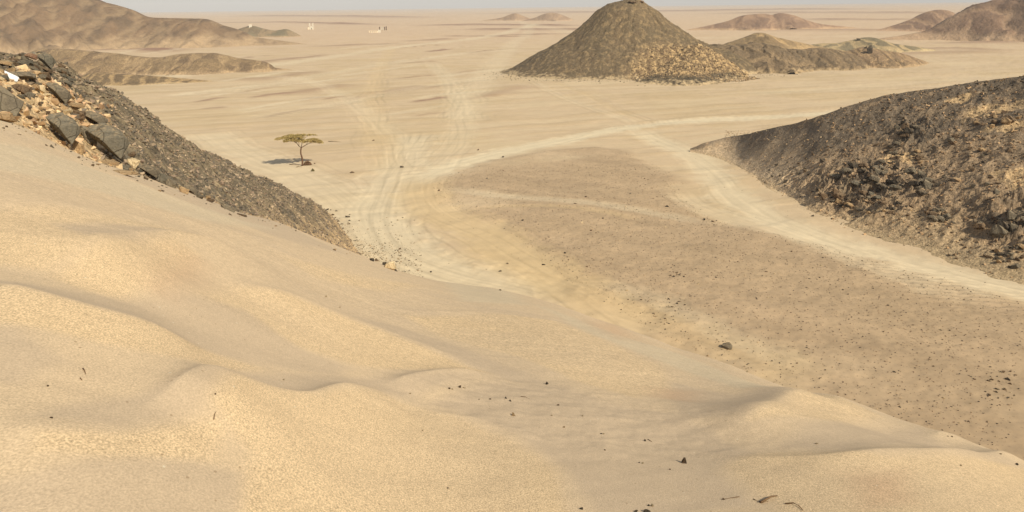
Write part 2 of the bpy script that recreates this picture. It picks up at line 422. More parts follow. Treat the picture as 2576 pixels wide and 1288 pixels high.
mg = zone(GOLD); mb = zone(GREY); mp = zone(PALEZ); mr = zone(REDZ, 0.03)
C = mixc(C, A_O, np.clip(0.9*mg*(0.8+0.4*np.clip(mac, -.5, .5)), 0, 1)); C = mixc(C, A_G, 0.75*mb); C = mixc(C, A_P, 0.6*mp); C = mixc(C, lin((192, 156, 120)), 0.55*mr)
C *= (1+0.025*stre*(1-mg))[..., None]
grain = np.clip(0.28+0.75*mg-0.28*mb-0.2*mp, 0.03, 1.2)
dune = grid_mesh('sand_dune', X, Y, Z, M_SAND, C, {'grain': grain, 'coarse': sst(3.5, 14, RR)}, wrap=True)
tag(dune, 'golden wind rippled sand dune filling the foreground slope', None, None, 'structure')

# ------------------------------------------------------------------ valley floor
grav_pts = [(1090, 470), (1130, 440), (1250, 405), (1370, 385), (1500, 372), (1600, 392), (1690, 440), (1720, 500), (1800, 550), (1950, 590), (2150, 640), (2350, 700), (2576, 770), (2900, 860), (3000, 1300), (2400, 1190),
            (2000, 990), (1800, 905), (1650, 845), (1560, 780), (1450, 722), (1370, 670), (1320, 620), (1260, 570), (1150, 530), (1090, 505)]
GRAV = poly(grav_pts)
TRACKS = [  # points, half width m, strength, colour key, rut strength
    ([(500, 330), (640, 395), (760, 450), (860, 505), (930, 560), (990, 620), (1060, 670), (1180, 705), (1330, 742)], 4.2, 0.75, 'pale', 1.0),
    ([(1050, 330), (1020, 400), (985, 450), (960, 520), (975, 590), (1030, 645), (1130, 690), (1300, 735), (1480, 790)], 3.6, 0.95, 'pale', 1.0),
    ([(1075, 430), (1060, 490), (1110, 540), (1220, 590), (1310, 650), (1400, 705), (1500, 760), (1600, 820), (1700, 870)], 3.4, 0.9, 'ochre', 0.9),
    ([(1000, 470), (1060, 450), (1110, 428), (1200, 400), (1310, 374), (1450, 346), (1600, 320), (1750, 303), (1900, 296), (2060, 288), (2300, 262)], 2.6, 1.45, 'pale', 1.0),
    ([(1590, 322), (1660, 355), (1730, 385), (1790, 430), (1830, 480), (1900, 530), (2010, 578), (2150, 622), (2300, 662), (2450, 705), (2576, 735), (2900, 820)], 2.6, 1.1, 'pale', 0.8),
    ([(1690, 470), (1760, 520), (1900, 562), (2050, 610), (2250, 690), (2576, 800)], 2.2, 0.55, 'pale', 0.8),
    ([(985, 440), (968, 380), (945, 300), (940, 240), (958, 175), (985, 120)], 3.0, 0.45, 'ochre', 0.8),
    ([(1080, 435), (1140, 370), (1165, 310), (1155, 250), (1120, 190), (1085, 160)], 3.0, 0.5, 'pale', 0.8),
    ([(1165, 310), (1190, 230), (1240, 170), (1290, 110), (1330, 70), (1290, 40)], 5.0, 0.45, 'pale', 0.6),
    ([(1340, 205), (1420, 245), (1500, 275), (1570, 300), (1610, 320)], 1.3, 0.3, 'pale', 0.9),
    ([(1380, 200), (1480, 240), (1560, 280), (1650, 312)], 1.2, 0.3, 'ochre', 0.9),
    ([(280, 211), (450, 190), (640, 170), (800, 148), (1000, 118), (1250, 88), (1350, 60)], 6.0, 0.75, 'pale', 0.6),
    ([(400, 245), (620, 222), (800, 190), (980, 160), (1200, 130)], 4.0, 0.45, 'pale', 0.8),
    ([(600, 190), (760, 200), (860, 240), (930, 290), (1000, 350)], 2.6, 0.4, 'pale', 0.8),
    ([(560, 300), (740, 280), (900, 250), (1050, 220), (1250, 195)], 3.0, 0.4, 'pale', 0.9),
    ([(1095, 478), (1300, 500), (1480, 515), (1650, 540), (1820, 575)], 1.2, 0.6, 'pale', 0.5),
    ([(1150, 530), (1350, 522), (1500, 535), (1640, 560)], 0.7, 0.5, 'ochre', 0.5),
    ([(1500, 775), (1600, 800), (1750, 850), (1900, 905), (2100, 975)], 2.4, 0.5, 'ochre', 0.6),
    ([(1480, 700), (1650, 760), (1800, 830), (2050, 940)], 1.4, 0.35, 'pale', 0.4),
    ([(1340, 62), (1500, 92), (1800, 95), (2200, 90), (2576, 98)], 9.0, 0.4, 'pale', 0.2),
    ([(1850, 235), (2100, 225), (2400, 200), (2576, 188)], 5.0, 0.25, 'pale', 0.3),
]
TRW = [(smooth_poly(poly(p), 5), w, s, c, q) for p, w, s, c, q in TRACKS]
BANDS = [  # dark low gravel swells far out: points, half width, strength
    ([(230, 132), (330, 122), (420, 128), (520, 126)], 12, 0.6), ([(330, 118), (470, 112), (560, 108)], 6, 0.5),
    ([(1100, 90), (1250, 91), (1350, 92)], 6, 0.6), ([(1230, 88), (1400, 86), (1500, 84)], 9, 0.6),
    ([(1160, 72), (1400, 75), (1560, 72)], 22, 0.65), ([(1000, 66), (1200, 62), (1500, 66)], 22, 0.6),
    ([(380, 60), (700, 56), (1000, 64)], 22, 0.5), ([(1000, 103), (1150, 96)], 6, 0.5), ([(1070, 130), (1110, 125), (1140, 122)], 3.0, 0.7),
    ([(560, 40), (900, 42), (1100, 47)], 60, 0.4), ([(1150, 34), (1500, 32), (1900, 26), (2400, 22)], 90, 0.45), ([(1700, 36), (2000, 33), (2500, 34)], 60, 0.35),
    ([(2000, 47), (2200, 50), (2300, 47)], 30, 0.4), ([(1900, 78), (2100, 76), (2350, 78)], 20, 0.3), ([(2000, 140), (2300, 135), (2576, 128)], 10, 0.22),
    ([(2330, 105), (2450, 108), (2576, 100)], 12, 0.35), ([(2150, 125), (2400, 122), (2576, 130)], 8, 0.3),
    ([(500, 205), (700, 195), (820, 175)], 5, 0.22), ([(650, 245), (800, 225), (900, 210)], 4, 0.25), ([(560, 165), (720, 150), (850, 135)], 6, 0.3),
    ([(760, 120), (900, 112), (1050, 108)], 8, 0.3), ([(900, 240), (1010, 225), (1090, 212)], 3.5, 0.25), ([(1200, 250), (1290, 225), (1380, 215)], 3.5, 0.18),
]
sr = random.Random(21)
for i in range(46):
    x = sr.uniform(260, 1200); y = sr.uniform(120, 300)
    if x < 280+(300-y)*-0.2+(y-200)*2.4 and y > 200: continue
    L_ = sr.uniform(120, 330); sl = sr.uniform(.10, .17)*(.55+.45*y/250)
    if sr.random() < .6: TRACKS.append(([(x, y), (x+L_*.33, y-sl*L_*.38), (x+L_*.66, y-sl*L_*.68), (x+L_, y-sl*L_)], sr.uniform(.9, 2.4), sr.uniform(.5, .95), 'pale', .3))
    else: BANDS.append(([(x, y), (x+L_*.3, y-sl*L_*.36), (x+L_*.6, y-sl*L_*.6)], sr.uniform(.7, 1.6), sr.uniform(.18, .42)))
TRW = [(smooth_poly(poly(p), 5), w, s, c, q) for p, w, s, c, q in TRACKS]
BW = [(smooth_poly(poly(p), 4), w, s) for p, w, s in BANDS]
RIPP = poly([(2050, 640), (2250, 660), (2420, 700), (2600, 745), (2700, 800), (2576, 800), (2350, 760), (2150, 690)])
az = az_array(-44, 44, 1150)
dep = np.concatenate([np.linspace(R(60), R(34), 8, endpoint=False), np.linspace(R(34), R(1.2), 700, endpoint=False), np.geomspace(R(1.2), R(0.14), 60)])
rr = EYE/np.tan(dep)
RR, AZ = np.meshgrid(rr, az, indexing='ij'); X = RR*np.sin(AZ); Y = RR*np.cos(AZ)
gm, gs = polymask(X, Y, GRAV, 5.5+0*X); gedge = polymask(X, Y, GRAV, 0.9)[0]
wob = fbm(X/9, Y/9, 3, 51); gm = sst(0.25, 0.75, gm+0.25*wob)
Z = 0.12*fbm(X/14, Y/14, 4, 61)+0.04*fbm(X/2.2, Y/2.2, 3, 62)*sst(160, 60, RR)
Z += sst(200, 500, RR)*(0.5*fbm(X/160, Y/60, 4, 63))
Z += sst(120, 260, RR)*0.25*fbm(X/40+0.3*Y/40, Y/16, 4, 64)
Z += 0.22*gm+0.03*gm*fbm(X/0.9, Y/0.9, 2, 65)
B0 = lin((199, 174, 138)); BG = lin((173, 147, 114)); BPALE = lin((215, 196, 160)); BOCH = lin((206, 178, 131)); BDK = lin((150, 118, 94)); BFAR = lin((203, 173, 140))
C = np.broadcast_to(B0, X.shape+(3,)).copy()
m1 = fbm(X/26, Y/26, 5, 71); m2 = fbm((X*0.93+Y*0.36)/30, (-X*0.36+Y*0.93)/4.5, 4, 72)
C = mixc(C, lin((193, 168, 128)), sst(-0.2, 0.6, m1)*0.6)
st = sst(0.0, 0.55, m2)*sst(60, 110, RR)*(1-gm)
C = mixc(C, lin((184, 159, 119)), 0.38*st)
C = mixc(C, lin((208, 186, 147)), 0.4*sst(0.0, -0.6, m2)*sst(60, 110, RR))
C = mixc(C, BFAR, 0.6*sst(250, 700, RR))
C = mixc(C, BG, 0.8*gm*sst(-0.9, 0.2, m1+0.5*sst(120, 50, RR)))
C = mixc(C, lin((163, 139, 108)), 0.6*gm*sst(60, 38, RR))
Z += 0.10*sst(0.0, 0.5, m2)*sst(60, 110, RR)*(1-gm)
C *= (1+0.10*gm*fbm((X*.8-Y*.6)/16, (X*.6+Y*.8)/3.5, 4, 77)+0.05*gm*fbm(X/1.6, Y/1.6, 2, 78))[..., None]
for P, w, s in BW:
    x0, y0 = P.min(0)-4*w; x1, y1 = P.max(0)+4*w; m = (X > x0) & (X < x1) & (Y > y0) & (Y < y1)
    if not m.any(): continue
    d, sg, al, L = segd(X[m], Y[m], P); d = d*(1+0.6*pn(al/(w*2.5), al*0+sg))
    k = np.exp(-(d/w)**2)*sst(0, 0.3*L, al)*sst(0, 0.3*L, L-al)
    C[m] = mixc(C[m], BDK, np.clip(s*2.2*k, 0, 1)); Z[m] += 0.05*w*k
trk = np.zeros_like(X)
for P, w, s, c, q in TRW:
    x0, y0 = P.min(0)-4*w; x1, y1 = P.max(0)+4*w; m = (X > x0) & (X < x1) & (Y > y0) & (Y < y1)
    d, sg, al, L = segd(X[m], Y[m], P)
    d = d*(1+0.22*pn(al/9, sg*2)); off = d*sg; d = d+0.35*w*fbm(X[m]/2.2, Y[m]/2.2, 3, 83)
    k = sst(1.5, 0.35, d/w)*sst(0, min(10, L*.2), al)*sst(0, min(10, L*.2), L-al)
    rut = fbm(off/0.45, al/16, 3, 81)*sst(230, 70, RR[m])
    tone = {'pale': BPALE, 'ochre': BOCH}[c]
    C[m] = mixc(C[m], tone, np.clip(k*s*0.66, 0, 1))
    C[m] *= (1+0.05*q*rut*k)[..., None]
    rt_ = random.Random(int(abs(P[0][0]*7)+abs(P[-1][1]))); lw = np.maximum(0.16, RR[m]*0.0013)
    for j in range(int(2+3.2*w*min(1, q+.2))):
        oj = w*(rt_.uniform(-1.25, 1.25)+0.55*pn(al/38+11*j, al*0+j)); dk = rt_.random() < .5; gap = .8
        vis = sst(-.25, .15, pn(al/25+5*j, al*0+j*3.3))*sst(0, min(8, L*.2), al)*sst(0, min(8, L*.2), L-al)*rt_.uniform(.5, 1)
        ln = (np.exp(-((off-oj-gap)/lw)**2)+np.exp(-((off-oj+gap)/lw)**2))*vis*sst(420, 150, RR[m])
        C[m] *= (1+(-0.10 if dk else 0.07)*min(1.2, .5+q*.7)*ln)[..., None]; Z[m] -= 0.012*ln*dk*sst(150, 70, RR[m])
    Z[m] += -0.05*k+0.006*rut*k*q
    ed = np.exp(-((d-w*1.12)/(0.16*w))**2)*(1-0.2*k)
    Z[m] += 0.02*ed*sst(0, 6, al)*sst(0, 6, L-al); trk[m] = np.maximum(trk[m], k*s)
rm = polymask(X, Y, RIPP, 3.0)[0]
rip = np.sin((X*0.25+Y*0.97+0.5*fbm(X/4, Y/4, 2, 91))*2*np.pi/0.9)
Z += 0.035*rm*rip; C *= (1+0.035*rm*rip)[..., None]
grain = np.clip(gm*(1-0.85*trk)*(0.55+0.6*sst(-0.5, 0.4, m1)), 0, 1.2)*sst(210, 90, RR)+0.03
ground = grid_mesh('ground', X, Y, Z, M_GROUND, C, {'grain': grain}, wrap=True)
tag(ground, 'pale sandy desert floor crossed by wheel tracks', None, None, 'structure')

# ------------------------------------------------------------------ dark scree spur at left
sp_top = [(-700, 60), (-300, 90), (-100, 118), (0, 140), (40, 138), (60, 128), (100, 134), (140, 148), (170, 165), (200, 190), (240, 205), (290, 228), (330, 252), (370, 280), (400, 300), (405, 318), (440, 336), (500, 372), (560, 402), (620, 430), (680, 455), (740, 485), (790, 512), (820, 530), (850, 560), (880, 600), (905, 640), (960, 690)]
SA, SD = prof(sp_top)
def spur_pars(az):
    ec = np.interp(az, SA, SD)
    rc = np.interp(az, np.radians([-90, -45, -33, -26, -20, -16, -13, -11.5, -9]), [30, 31, 36, 46, 57, 65, 71, 70, 64])
    rn = np.interp(az, np.radians([-90, -45, -33, -26, -20, -16, -13, -11.5, -9]), [22.3, 23.5, 24.6, 30, 37.5, 48, 58, 63, 60])
    return ec, rc, rn
azs = np.linspace(R(-80), R(-9.3), 900); tt = np.concatenate([np.linspace(-0.5, 0, 12, endpoint=False), np.linspace(0, 1.0, 260, endpoint=False), np.linspace(1.0, 2.6, 50)])
T, AZ = np.meshgrid(tt, azs, indexing='ij')
ec, rc, rn = spur_pars(AZ); eb = brow_dep(AZ)
zc = EYE-rc*np.tan(ec); zn = EYE-rn*np.tan(eb)-0.05
RR = np.where(T <= 1, rn+(rc-rn)*T, rc+(T-1)*22)
Z = np.where(T <= 1, zn+(zc-zn)*T, zc-(T-1)*22*math.tan(R(33)))
Z = Z+np.where((T > 0) & (T < 1), 0.35*np.sin(np.pi*np.clip(T, 0, 1))*sst(R(-12), R(-16), AZ), 0)
Z = np.where(T < 0, zn+T*3.0, Z)
X = RR*np.sin(AZ); Y = RR*np.cos(AZ)
w = sst(0, 0.15, T)*sst(1.4, 0.9, T)
Z += (0.22*fbm(X/1.6, Y/1.6, 4, 101)+0.12*ridged(X/0.8, Y/0.8, 2, 105)-0.1)*(0.35+0.65*w)*sst(R(-11), R(-14), AZ)
K1 = lin((128, 113, 88)); K2 = lin((106, 95, 76)); K3 = lin((160, 140, 108)); SANDY = lin((196, 166, 124))
C = np.broadcast_to(K1, X.shape+(3,)).copy()
n1 = fbm(X/2.5, Y/2.5, 5, 111); n2 = fbm(X/0.7, Y/0.7, 3, 112)
C = mixc(C, K2, sst(-0.2, 0.5, n1)); C = mixc(C, K3, sst(0.2, 0.7, n2)*0.8)
sand_patch = polymask(X, Y, np.array([EYE*0+np.array(p) for p in [(-30, 14), (-12, 33.5), (-11.5, 37), (-15.5, 33.5), (-20, 27.5), (-34, 20)]]), 1.2)[0]
spatch = sst(0.62, 0.40, T+0.18*n1)*sst(R(-26.5), R(-29), AZ)
C = mixc(C, lin((206, 176, 132)), spatch*0.95)
C = mixc(C, SANDY, sst(0.05, 0.0, T)*0.9+0*T)
C = mixc(C, SANDY, 0.95*sst(R(-15.5), R(-11.6), AZ+0.035*n1+0.02*n2))
C = mixc(C, SANDY, 0.7*sst(0.30, 0.10, T+0.25*n1)*sst(R(-20), R(-14), AZ))
spur = grid_mesh('rocky_spur', X, Y, Z, M_SCREE, C)
tag(spur, 'dark scree covered spur dropping from the left edge to the valley floor', None, None, 'structure')

# ------------------------------------------------------------------ brown rocky hill at right
rt = [(1735, 374), (1770, 360), (1830, 345), (1880, 337), (1930, 325), (1990, 312), (2040, 298), (2100, 278), (2160, 258), (2200, 246), (2250, 236), (2310, 228), (2360, 222), (2420, 212), (2500, 200), (2576, 190), (2700, 175), (3000, 150), (3400, 130)]
rbp = [(1735, 379), (1790, 389), (1840, 406), (1880, 432), (1915, 462), (1970, 492), (2040, 540), (2120, 566), (2200, 590), (2300, 618), (2380, 640), (2450, 668), (2520, 690), (2576, 702), (2700, 735), (3000, 800), (3400, 860)]
RA, RD = prof(rt); QA, QD = prof(rbp)
a0, a1 = float(RA[0])+0.0005, R(60)
azs = np.concatenate([np.linspace(a0, R(36), 900), np.linspace(R(36), a1, 80)[1:]]); tt = np.concatenate([[-0.15, -0.05], np.linspace(0, 1, 330, endpoint=False), np.linspace(1, 2.5, 50)])
T, AZ = np.meshgrid(tt, azs, indexing='ij')
ec = np.interp(AZ, RA, RD); eq = np.interp(AZ, QA, QD); rb_ = (EYE-0.1)/np.tan(eq)
_sb = _gs(np.interp(_ag, QA, QD), 1.0); rb_ = (EYE-0.1)/np.tan(np.interp(AZ, _ag, _sb))
_so = _gs(np.interp(_ag, [a0, R(16), R(20), R(26), R(33), a1], [0.6, 8, 17, 27, 33, 40]), 1.2)
rc = rb_+np.interp(AZ, _ag, _so)*sst(a0-0.002, a0+0.05, AZ)+0.6
rc = np.minimum(rc, (EYE-0.15)/np.tan(ec)); zc = EYE-rc*np.tan(ec)
Tc = np.clip(T, 0, 1)
RR = np.where(T <= 1, rb_+(rc-rb_)*T, rc+(T-1)*30)
PE = np.interp(AZ, [a0, R(17), R(21), R(27), R(33)], [1.25, 1.5, 1.4, 1.15, 1.05])
Z = np.where(T <= 1, 0.02+(zc-0.02)*Tc**PE, zc-(T-1)*30*math.tan(R(30)))
Z = np.where(T < 0, 0.02+T*3, Z)
X = RR*np.sin(AZ); Y = RR*np.cos(AZ)
w = sst(0, 0.10, T)*sst(1.02, 0.93, T)*sst(a0, a0+0.10, AZ)
# rock shelf steps: an outcrop belt in the middle and another near the right edge
def P3(px, py, t): # point on this hill for a picture point (az from it, t given)
    a, _ = azdep(px, py); return float(a)
n1 = fbm(X/6, Y/6, 5, 121); n2 = fbm(X/1.4, Y/1.4, 4, 122)
Z += w*(0.45*fbm(X/9, Y/9, 3, 131)+(0.05+0.10*sst(R(19), R(24), AZ))*n2+(0.03+0.17*sst(R(19), R(24), AZ))*(ridged(X/3.2, Y/3.2, 3, 133)-0.9))+(1-w)*0.05*n2*sst(-0.1, 0.02, T)
out_a = np.exp(-(((AZ-R(24.5))/R(3.6))**2+((T-0.33-0.3*(AZ-R(24.5)))/0.17)**2))
out_b = np.exp(-(((AZ-R(34.0))/R(2.2))**2+((T-0.24)/0.10)**2))
outc = np.clip(out_a+out_b, 0, 1)
stepn = fbm(X/2.0, Y/2.0, 3, 141)
Z += w*outc*(0.9*np.floor(stepn*3+0.5)/3+0.35*ridged(X/1.2, Y/1.2, 3, 143))
crag = np.exp(-(((AZ-R(27.5))/R(1.6))**2+((T-0.66)/0.10)**2)); Z += w*crag*0.5*ridged(X/1.5, Y/1.5, 3, 144)
H1 = lin((168, 143, 112)); H2 = lin((122, 107, 88)); H3 = lin((174, 146, 112)); H4 = lin((214, 180, 132)); H5 = lin((78, 73, 64))
C = np.broadcast_to(H1, X.shape+(3,)).copy()
C = mixc(C, H2, np.clip(sst(0.48, 0.80, T+0.28*n1), 0, 1)*0.95)
C = mixc(C, H3, 0.75*sst(0.65, 0.1, T+0.3*n1))
C = mixc(C, lin((198, 172, 136)), 0.85*sst(R(24), R(18), AZ)*sst(.95, .35, T+.15*n1))
C = mixc(C, H5, 0.75*outc*sst(-0.2, 0.3, stepn)+0.6*crag*sst(-0.1, 0.3, stepn))
C = mixc(C, H3, 0.6*sst(0.25, 0.7, n2))
for (aa, t0, wa, wt, sl) in ((31.7, 0.80, 1.9, 0.045, 1.0), (33.6, 0.70, 2.0, 0.03, 1.0), (27.0, 0.52, 1.2, 0.045, 0), (34.3, 0.42, 1.8, 0.05, 0.3), (30, .90, 1.0, .02, 1.)):
    q = ((AZ-R(aa))/R(wa))**2+((T-t0-sl*(AZ-R(aa)))/wt)**2
    C = mixc(C, H4, np.clip(sst(1.3, 0.4, q+0.9*n2)*0.95, 0, 1))
C = mixc(C, lin((192, 165, 126)), 0.9*sst(0.30, 0.0, T+0.16*n1+0.08*n2)*(1-0.5*out_b))
C = mixc(C, lin((194, 168, 128)), 0.9*sst(0.05, 0.0, T+0.03*n2))
C *= (1.08-0.32*sst(R(19), R(26), AZ+0.03*n1+0.02*T))[..., None]
rhill = grid_mesh('rocky_hillside', X, Y, Z, M_RHILL, C)
tag(rhill, 'dark brown rocky hillside rising at the right edge', None, None, 'structure')

# ------------------------------------------------------------------ hills further out
def hill(name, label, pts, D, mat, cols, slope=0.55, nz=(0.06, 12), seed=0, res=(260, 150), gully=0.12, round_=0.15, spots=None, depth_shift=0.0, pn_sc=1.0):
    P = np.array([[float(q) for q in p] for p in pts])
    P = smooth_poly(P, 4) if round_ else P
    d = ray(P[:, 0], P[:, 1]); hr = np.hypot(d[:, 0], d[:, 1])
    # outline taken at distance D (straight depth plane)
    t = D/d[:, 1]; U = d[:, 0]*t; S = EYE+d[:, 2]*t
    S = np.clip(S, 0, None)
    o = np.argsort(U); U = U[o]; S = S[o]
    mx = S.max(); ext = mx/slope*1.15
    if S[0] > 0.2: U = np.concatenate([[U[0]-3.0*S[0]/slope], U]); S = np.concatenate([[0], S])
    if S[-1] > 0.2: U = np.concatenate([U, [U[-1]+3.0*S[-1]/slope]]); S = np.concatenate([S, [0]])
    u = np.linspace(U[0]-ext*0.25, U[-1]+ext*0.25, res[0]); v = np.linspace(-ext, ext, res[1])
    VV, UU = np.meshgrid(v, u, indexing='ij')
    s = np.interp(UU, U, S, left=0, right=0)
    n = fbm(UU/nz[1], VV/nz[1], 5, 200+seed); gu = ridged(UU/(nz[1]*0.8)+0.4*n, VV/(nz[1]*3.2), 3, 230+seed)
    a = np.abs(VV)/np.clip(s, 0.5, None)*slope
    rad = np.sqrt(a*a+round_**2)-round_
    z = s*(1-rad*(1+0.25*n))
    w = sst(0.0, 0.25, a)
    z = z-w*gully*mx*0.5*(gu-0.9)*np.clip(s/mx, 0, 1)*0.6+nz[0]*mx*n*np.clip(s/mx, 0, 1)*(0.25+0.75*w)
    z = z-0.3-2.5*(s <= 0)
    X = UU; Y = D+VV+depth_shift
    C = np.broadcast_to(lin(cols[0]), X.shape+(3,)).copy()
    nn = fbm(X/(nz[1]*1.4), Y/(nz[1]*1.4), 5, 260+seed)
    C = mixc(C, lin(cols[1]), sst(-0.3, 0.5, nn)); C = mixc(C, lin(cols[2]), 0.7*sst(0.75, 1.35, gu+0.3*nn))
    C = mixc(C, lin(cols[3]), 0.75*sst(0.14*mx, 0.0, z+0.08*mx*nn))
    if spots is not None: C, z = spots(X, Y, z, C, nn, mx)
    ob = grid_mesh('hill', X, Y, z, mat, C)
    tag(ob, label, None, None, 'structure'); return ob
BR = [(128, 105, 80), (110, 92, 72), (150, 126, 96), (176, 150, 116)]
hill('mountain', 'long brown mountain with pale gullies at the upper left', [(-900, -60), (-500, -130), (-200, -90), (0, -60), (100, -45), (180, -22), (245, 0), (290, 11), (330, 24), (355, 37), (390, 43), (470, 45), (520, 47), (560, 62), (600, 73), (640, 92)],
     520, M_FAR, BR, 0.42, (0.045, 13), 1, (620, 360), 0.17, 0.12)
hill('h', 'brown slope behind the rocky outcrop at the far left', [(-500, 60), (-200, 90), (0, 128), (60, 140), (110, 152)], 330, M_FAR, [(140, 116, 88), (128, 106, 80), (160, 134, 98), (180, 150, 112)], 0.4, (0.06, 14), 2, (200, 120))
hill('h', 'low brown ridge in front of the mountain', [(30, 160), (60, 140), (100, 122), (180, 122), (250, 129), (300, 133), (350, 140), (400, 142), (440, 135), (480, 132), (540, 132), (600, 144), (665, 153), (690, 168)],
     298, M_HILL, [(136, 114, 84), (120, 100, 76), (164, 138, 102), (180, 152, 116)], 0.42, (0.07, 7), 3, (500, 220), 0.22)
hill('h', 'small dark mound at the foot of the low brown ridge', [(180, 192), (240, 180), (300, 184), (380, 188), (430, 192)], 252, M_HILL, [(124, 104, 76), (112, 94, 70), (180, 150, 106), (192, 164, 122)], 0.3, (0.08, 5), 4, (240, 90))
hill('h', 'grey green hillock carrying a small white hut', [(560, 90), (600, 72), (630, 64), (660, 70), (690, 76), (720, 72), (740, 80), (762, 92)], 660, M_FAR, [(128, 116, 90), (122, 106, 82), (150, 128, 98), (180, 150, 116)], 0.45, (0.08, 14), 5, (260, 110))
def cone_spots(X, Y, z, C, nn, mx):
    # forward spur of broken pale rock at the right front
    c = G(1735, 205); P = np.array([[c[0]-2, c[1]+3], [c[0]+6, c[1]+22]])
    d, s, al, L = segd(X, Y, P)
    add = 8.0*sst(1.0, 0.0, d/22)*(0.40+0.62*al/L)
    lump = fbm(X/1.7, Y/1.7, 4, 301)
    zz = np.maximum(z, 1.25*add-1.1+0.35*lump*sst(0, 1.2, add))
    m = sst(-0.3, 0.6, (zz-z))
    m = np.clip(m+sst(1.25, 0.6, np.hypot((X-c[0]-3)/19, (Y-c[1]-10)/15)), 0, 1)*sst(-0.6, 0.0, z+add)
    C = mixc(C, lin((146, 122, 88)), m*0.9); C = mixc(C, lin((182, 152, 108)), m*sst(0.05, 0.45, lump)); C = mixc(C, lin((120, 98, 72)), m*sst(0.1, 0.5, -lump))
    zz = zz+0.5*m*np.abs(lump)*sst(-0.2, 1.2, zz)
    return C, zz
# the cone: radial hill
def cone():
    P = np.array([(1215, 206), (1250, 193), (1285, 172), (1350, 133), (1400, 103), (1437, 76), (1462, 57), (1485, 38), (1503, 21), (1530, 7), (1560, 0), (1590, -7), (1608, -6), (1622, 4), (1650, 24), (1687, 50), (1718, 72), (1750, 91), (1790, 108), (1830, 124), (1870, 144), (1910, 172), (1960, 200)], float)
    D = 276.0; d = ray(P[:, 0], P[:, 1]); t = D/d[:, 1]; U = d[:, 0]*t; S = np.clip(EYE+d[:, 2]*t, 0, None)
    S = S*(1-0.075*np.sin(np.pi*np.clip(S/S.max(), 0, 1))**2)
    U0 = float(np.interp(1598, P[:, 0], U))
    u = np.linspace(-62, 62, 620); VV, UU = np.meshgrid(np.linspace(-74, 46, 580), u, indexing='ij')
    ky = 1.28; r = np.hypot(UU, VV*ky); ang = np.arctan2(VV*ky, UU)
    SL = np.interp(-r, U-U0, S, left=0); SR = np.interp(r, U-U0, S, right=0)
    wR = 0.5+0.5*np.cos(ang); s = SL*(1-wR)+SR*wR
    n = fbm(UU/9, VV/9, 5, 311); n2 = fbm(UU/1.6, VV/1.6, 4, 312)
    gu = ridged(ang*3.2+0.25*n, r/26, 3, 313)
    w = sst(0.02, 0.22, 1-s/24)
    z = s+w*(0.55*n*sst(0, 6, s)-0.4*(gu-0.9)*sst(0, 5, s))+0.10*n2*sst(0.3, 2, s)-0.3-2.5*(s <= 0.01)
    X = U0+UU; Y = D+VV
    C = np.broadcast_to(lin((98, 85, 65)), X.shape+(3,)).copy()
    C = mixc(C, lin((86, 77, 60)), sst(-0.3, 0.4, n)); C = mixc(C, lin((112, 97, 73)), 0.35*sst(1.0, 1.6, gu+0.3*n2)); C = mixc(C, lin((78, 68, 54)), 0.6*sst(0.25, 0.6, n2))
    C = mixc(C, lin((140, 119, 86)), 0.4*sst(16, 24, z+2*n)*sst(-1, 1, ang*0+np.cos(ang)*2))
    C, z = cone_spots(X, Y, z, C, n, 24)
    C = mixc(C, lin((192, 166, 126)), 0.9*sst(1.3, -0.2, z+1.1*n2+0.6*n))
    ob = grid_mesh('hill', X, Y, z, M_HILL, C)
    tag(ob, 'tall conical hill of olive brown scree with broken pale rock at its right foot', None, None, 'structure')
cone()
OL = [(122, 103, 78), (108, 92, 70), (150, 126, 94), (176, 150, 112)]
hill('h', 'low broken ridge joined to the right foot of the conical hill', [(1690, 165), (1740, 128), (1790, 110), (1850, 112), (1900, 106), (1935, 108), (1970, 118), (2010, 122), (2060, 119), (2110, 124), (2160, 140), (2210, 165), (2270, 190)], 285, M_HILL, OL, 0.34, (0.10, 5), 7, (460, 200), 0.25)
hill('h', 'pale topped hillock behind the conical hill', [(1780, 130), (1840, 104), (1880, 90), (1915, 80), (1950, 92), (1990, 100), (2060, 115), (2120, 125)], 350, M_HILL, [(150, 126, 92), (134, 112, 82), (190, 158, 112), (200, 172, 128)], 0.3, (0.10, 7), 8, (300, 140))
hill('h', 'olive dune like hill with a dark cap right of the conical hill', [(2000, 120), (2060, 108), (2110, 106), (2150, 98), (2185, 92), (2215, 97), (2250, 108), (2320, 118), (2400, 132), (2440, 140)], 372, M_HILL, [(134, 120, 92), (118, 106, 82), (196, 168, 122), (206, 180, 134)], 0.25, (0.05, 12), 9, (360, 160), 0.15)
hill('h', 'long low hill with a black rock pinnacle on its crest', [(2040, 160), (2090, 140), (2140, 124), (2180, 117), (2220, 124), (2260, 130), (2300, 142), (2340, 157), (2375, 172), (2410, 186)], 292, M_HILL, [(138, 114, 86), (124, 104, 78), (170, 140, 102), (188, 158, 118)], 0.34, (0.10, 5), 10, (380, 170), 0.2)
hill('h', 'flat topped purplish mesa on the plain', [(1770, 66), (1830, 52), (1868, 38), (1920, 34), (1942, 36), (1965, 32), (2000, 38), (2030, 50), (2070, 60), (2150, 68)], 700, M_FAR, [(138, 112, 90), (128, 103, 83), (170, 138, 108), (190, 158, 122)], 0.5, (0.06, 20), 11, (260, 120))
hill('h', 'small pointed far hill left of the conical hill', [(1220, 50), (1260, 44), (1295, 33), (1325, 43), (1345, 50)], 1250, M_FAR, [(150, 124, 98), (138, 112, 88), (170, 142, 110), (190, 160, 126)], 0.5, (0.08, 24), 12, (140, 80))
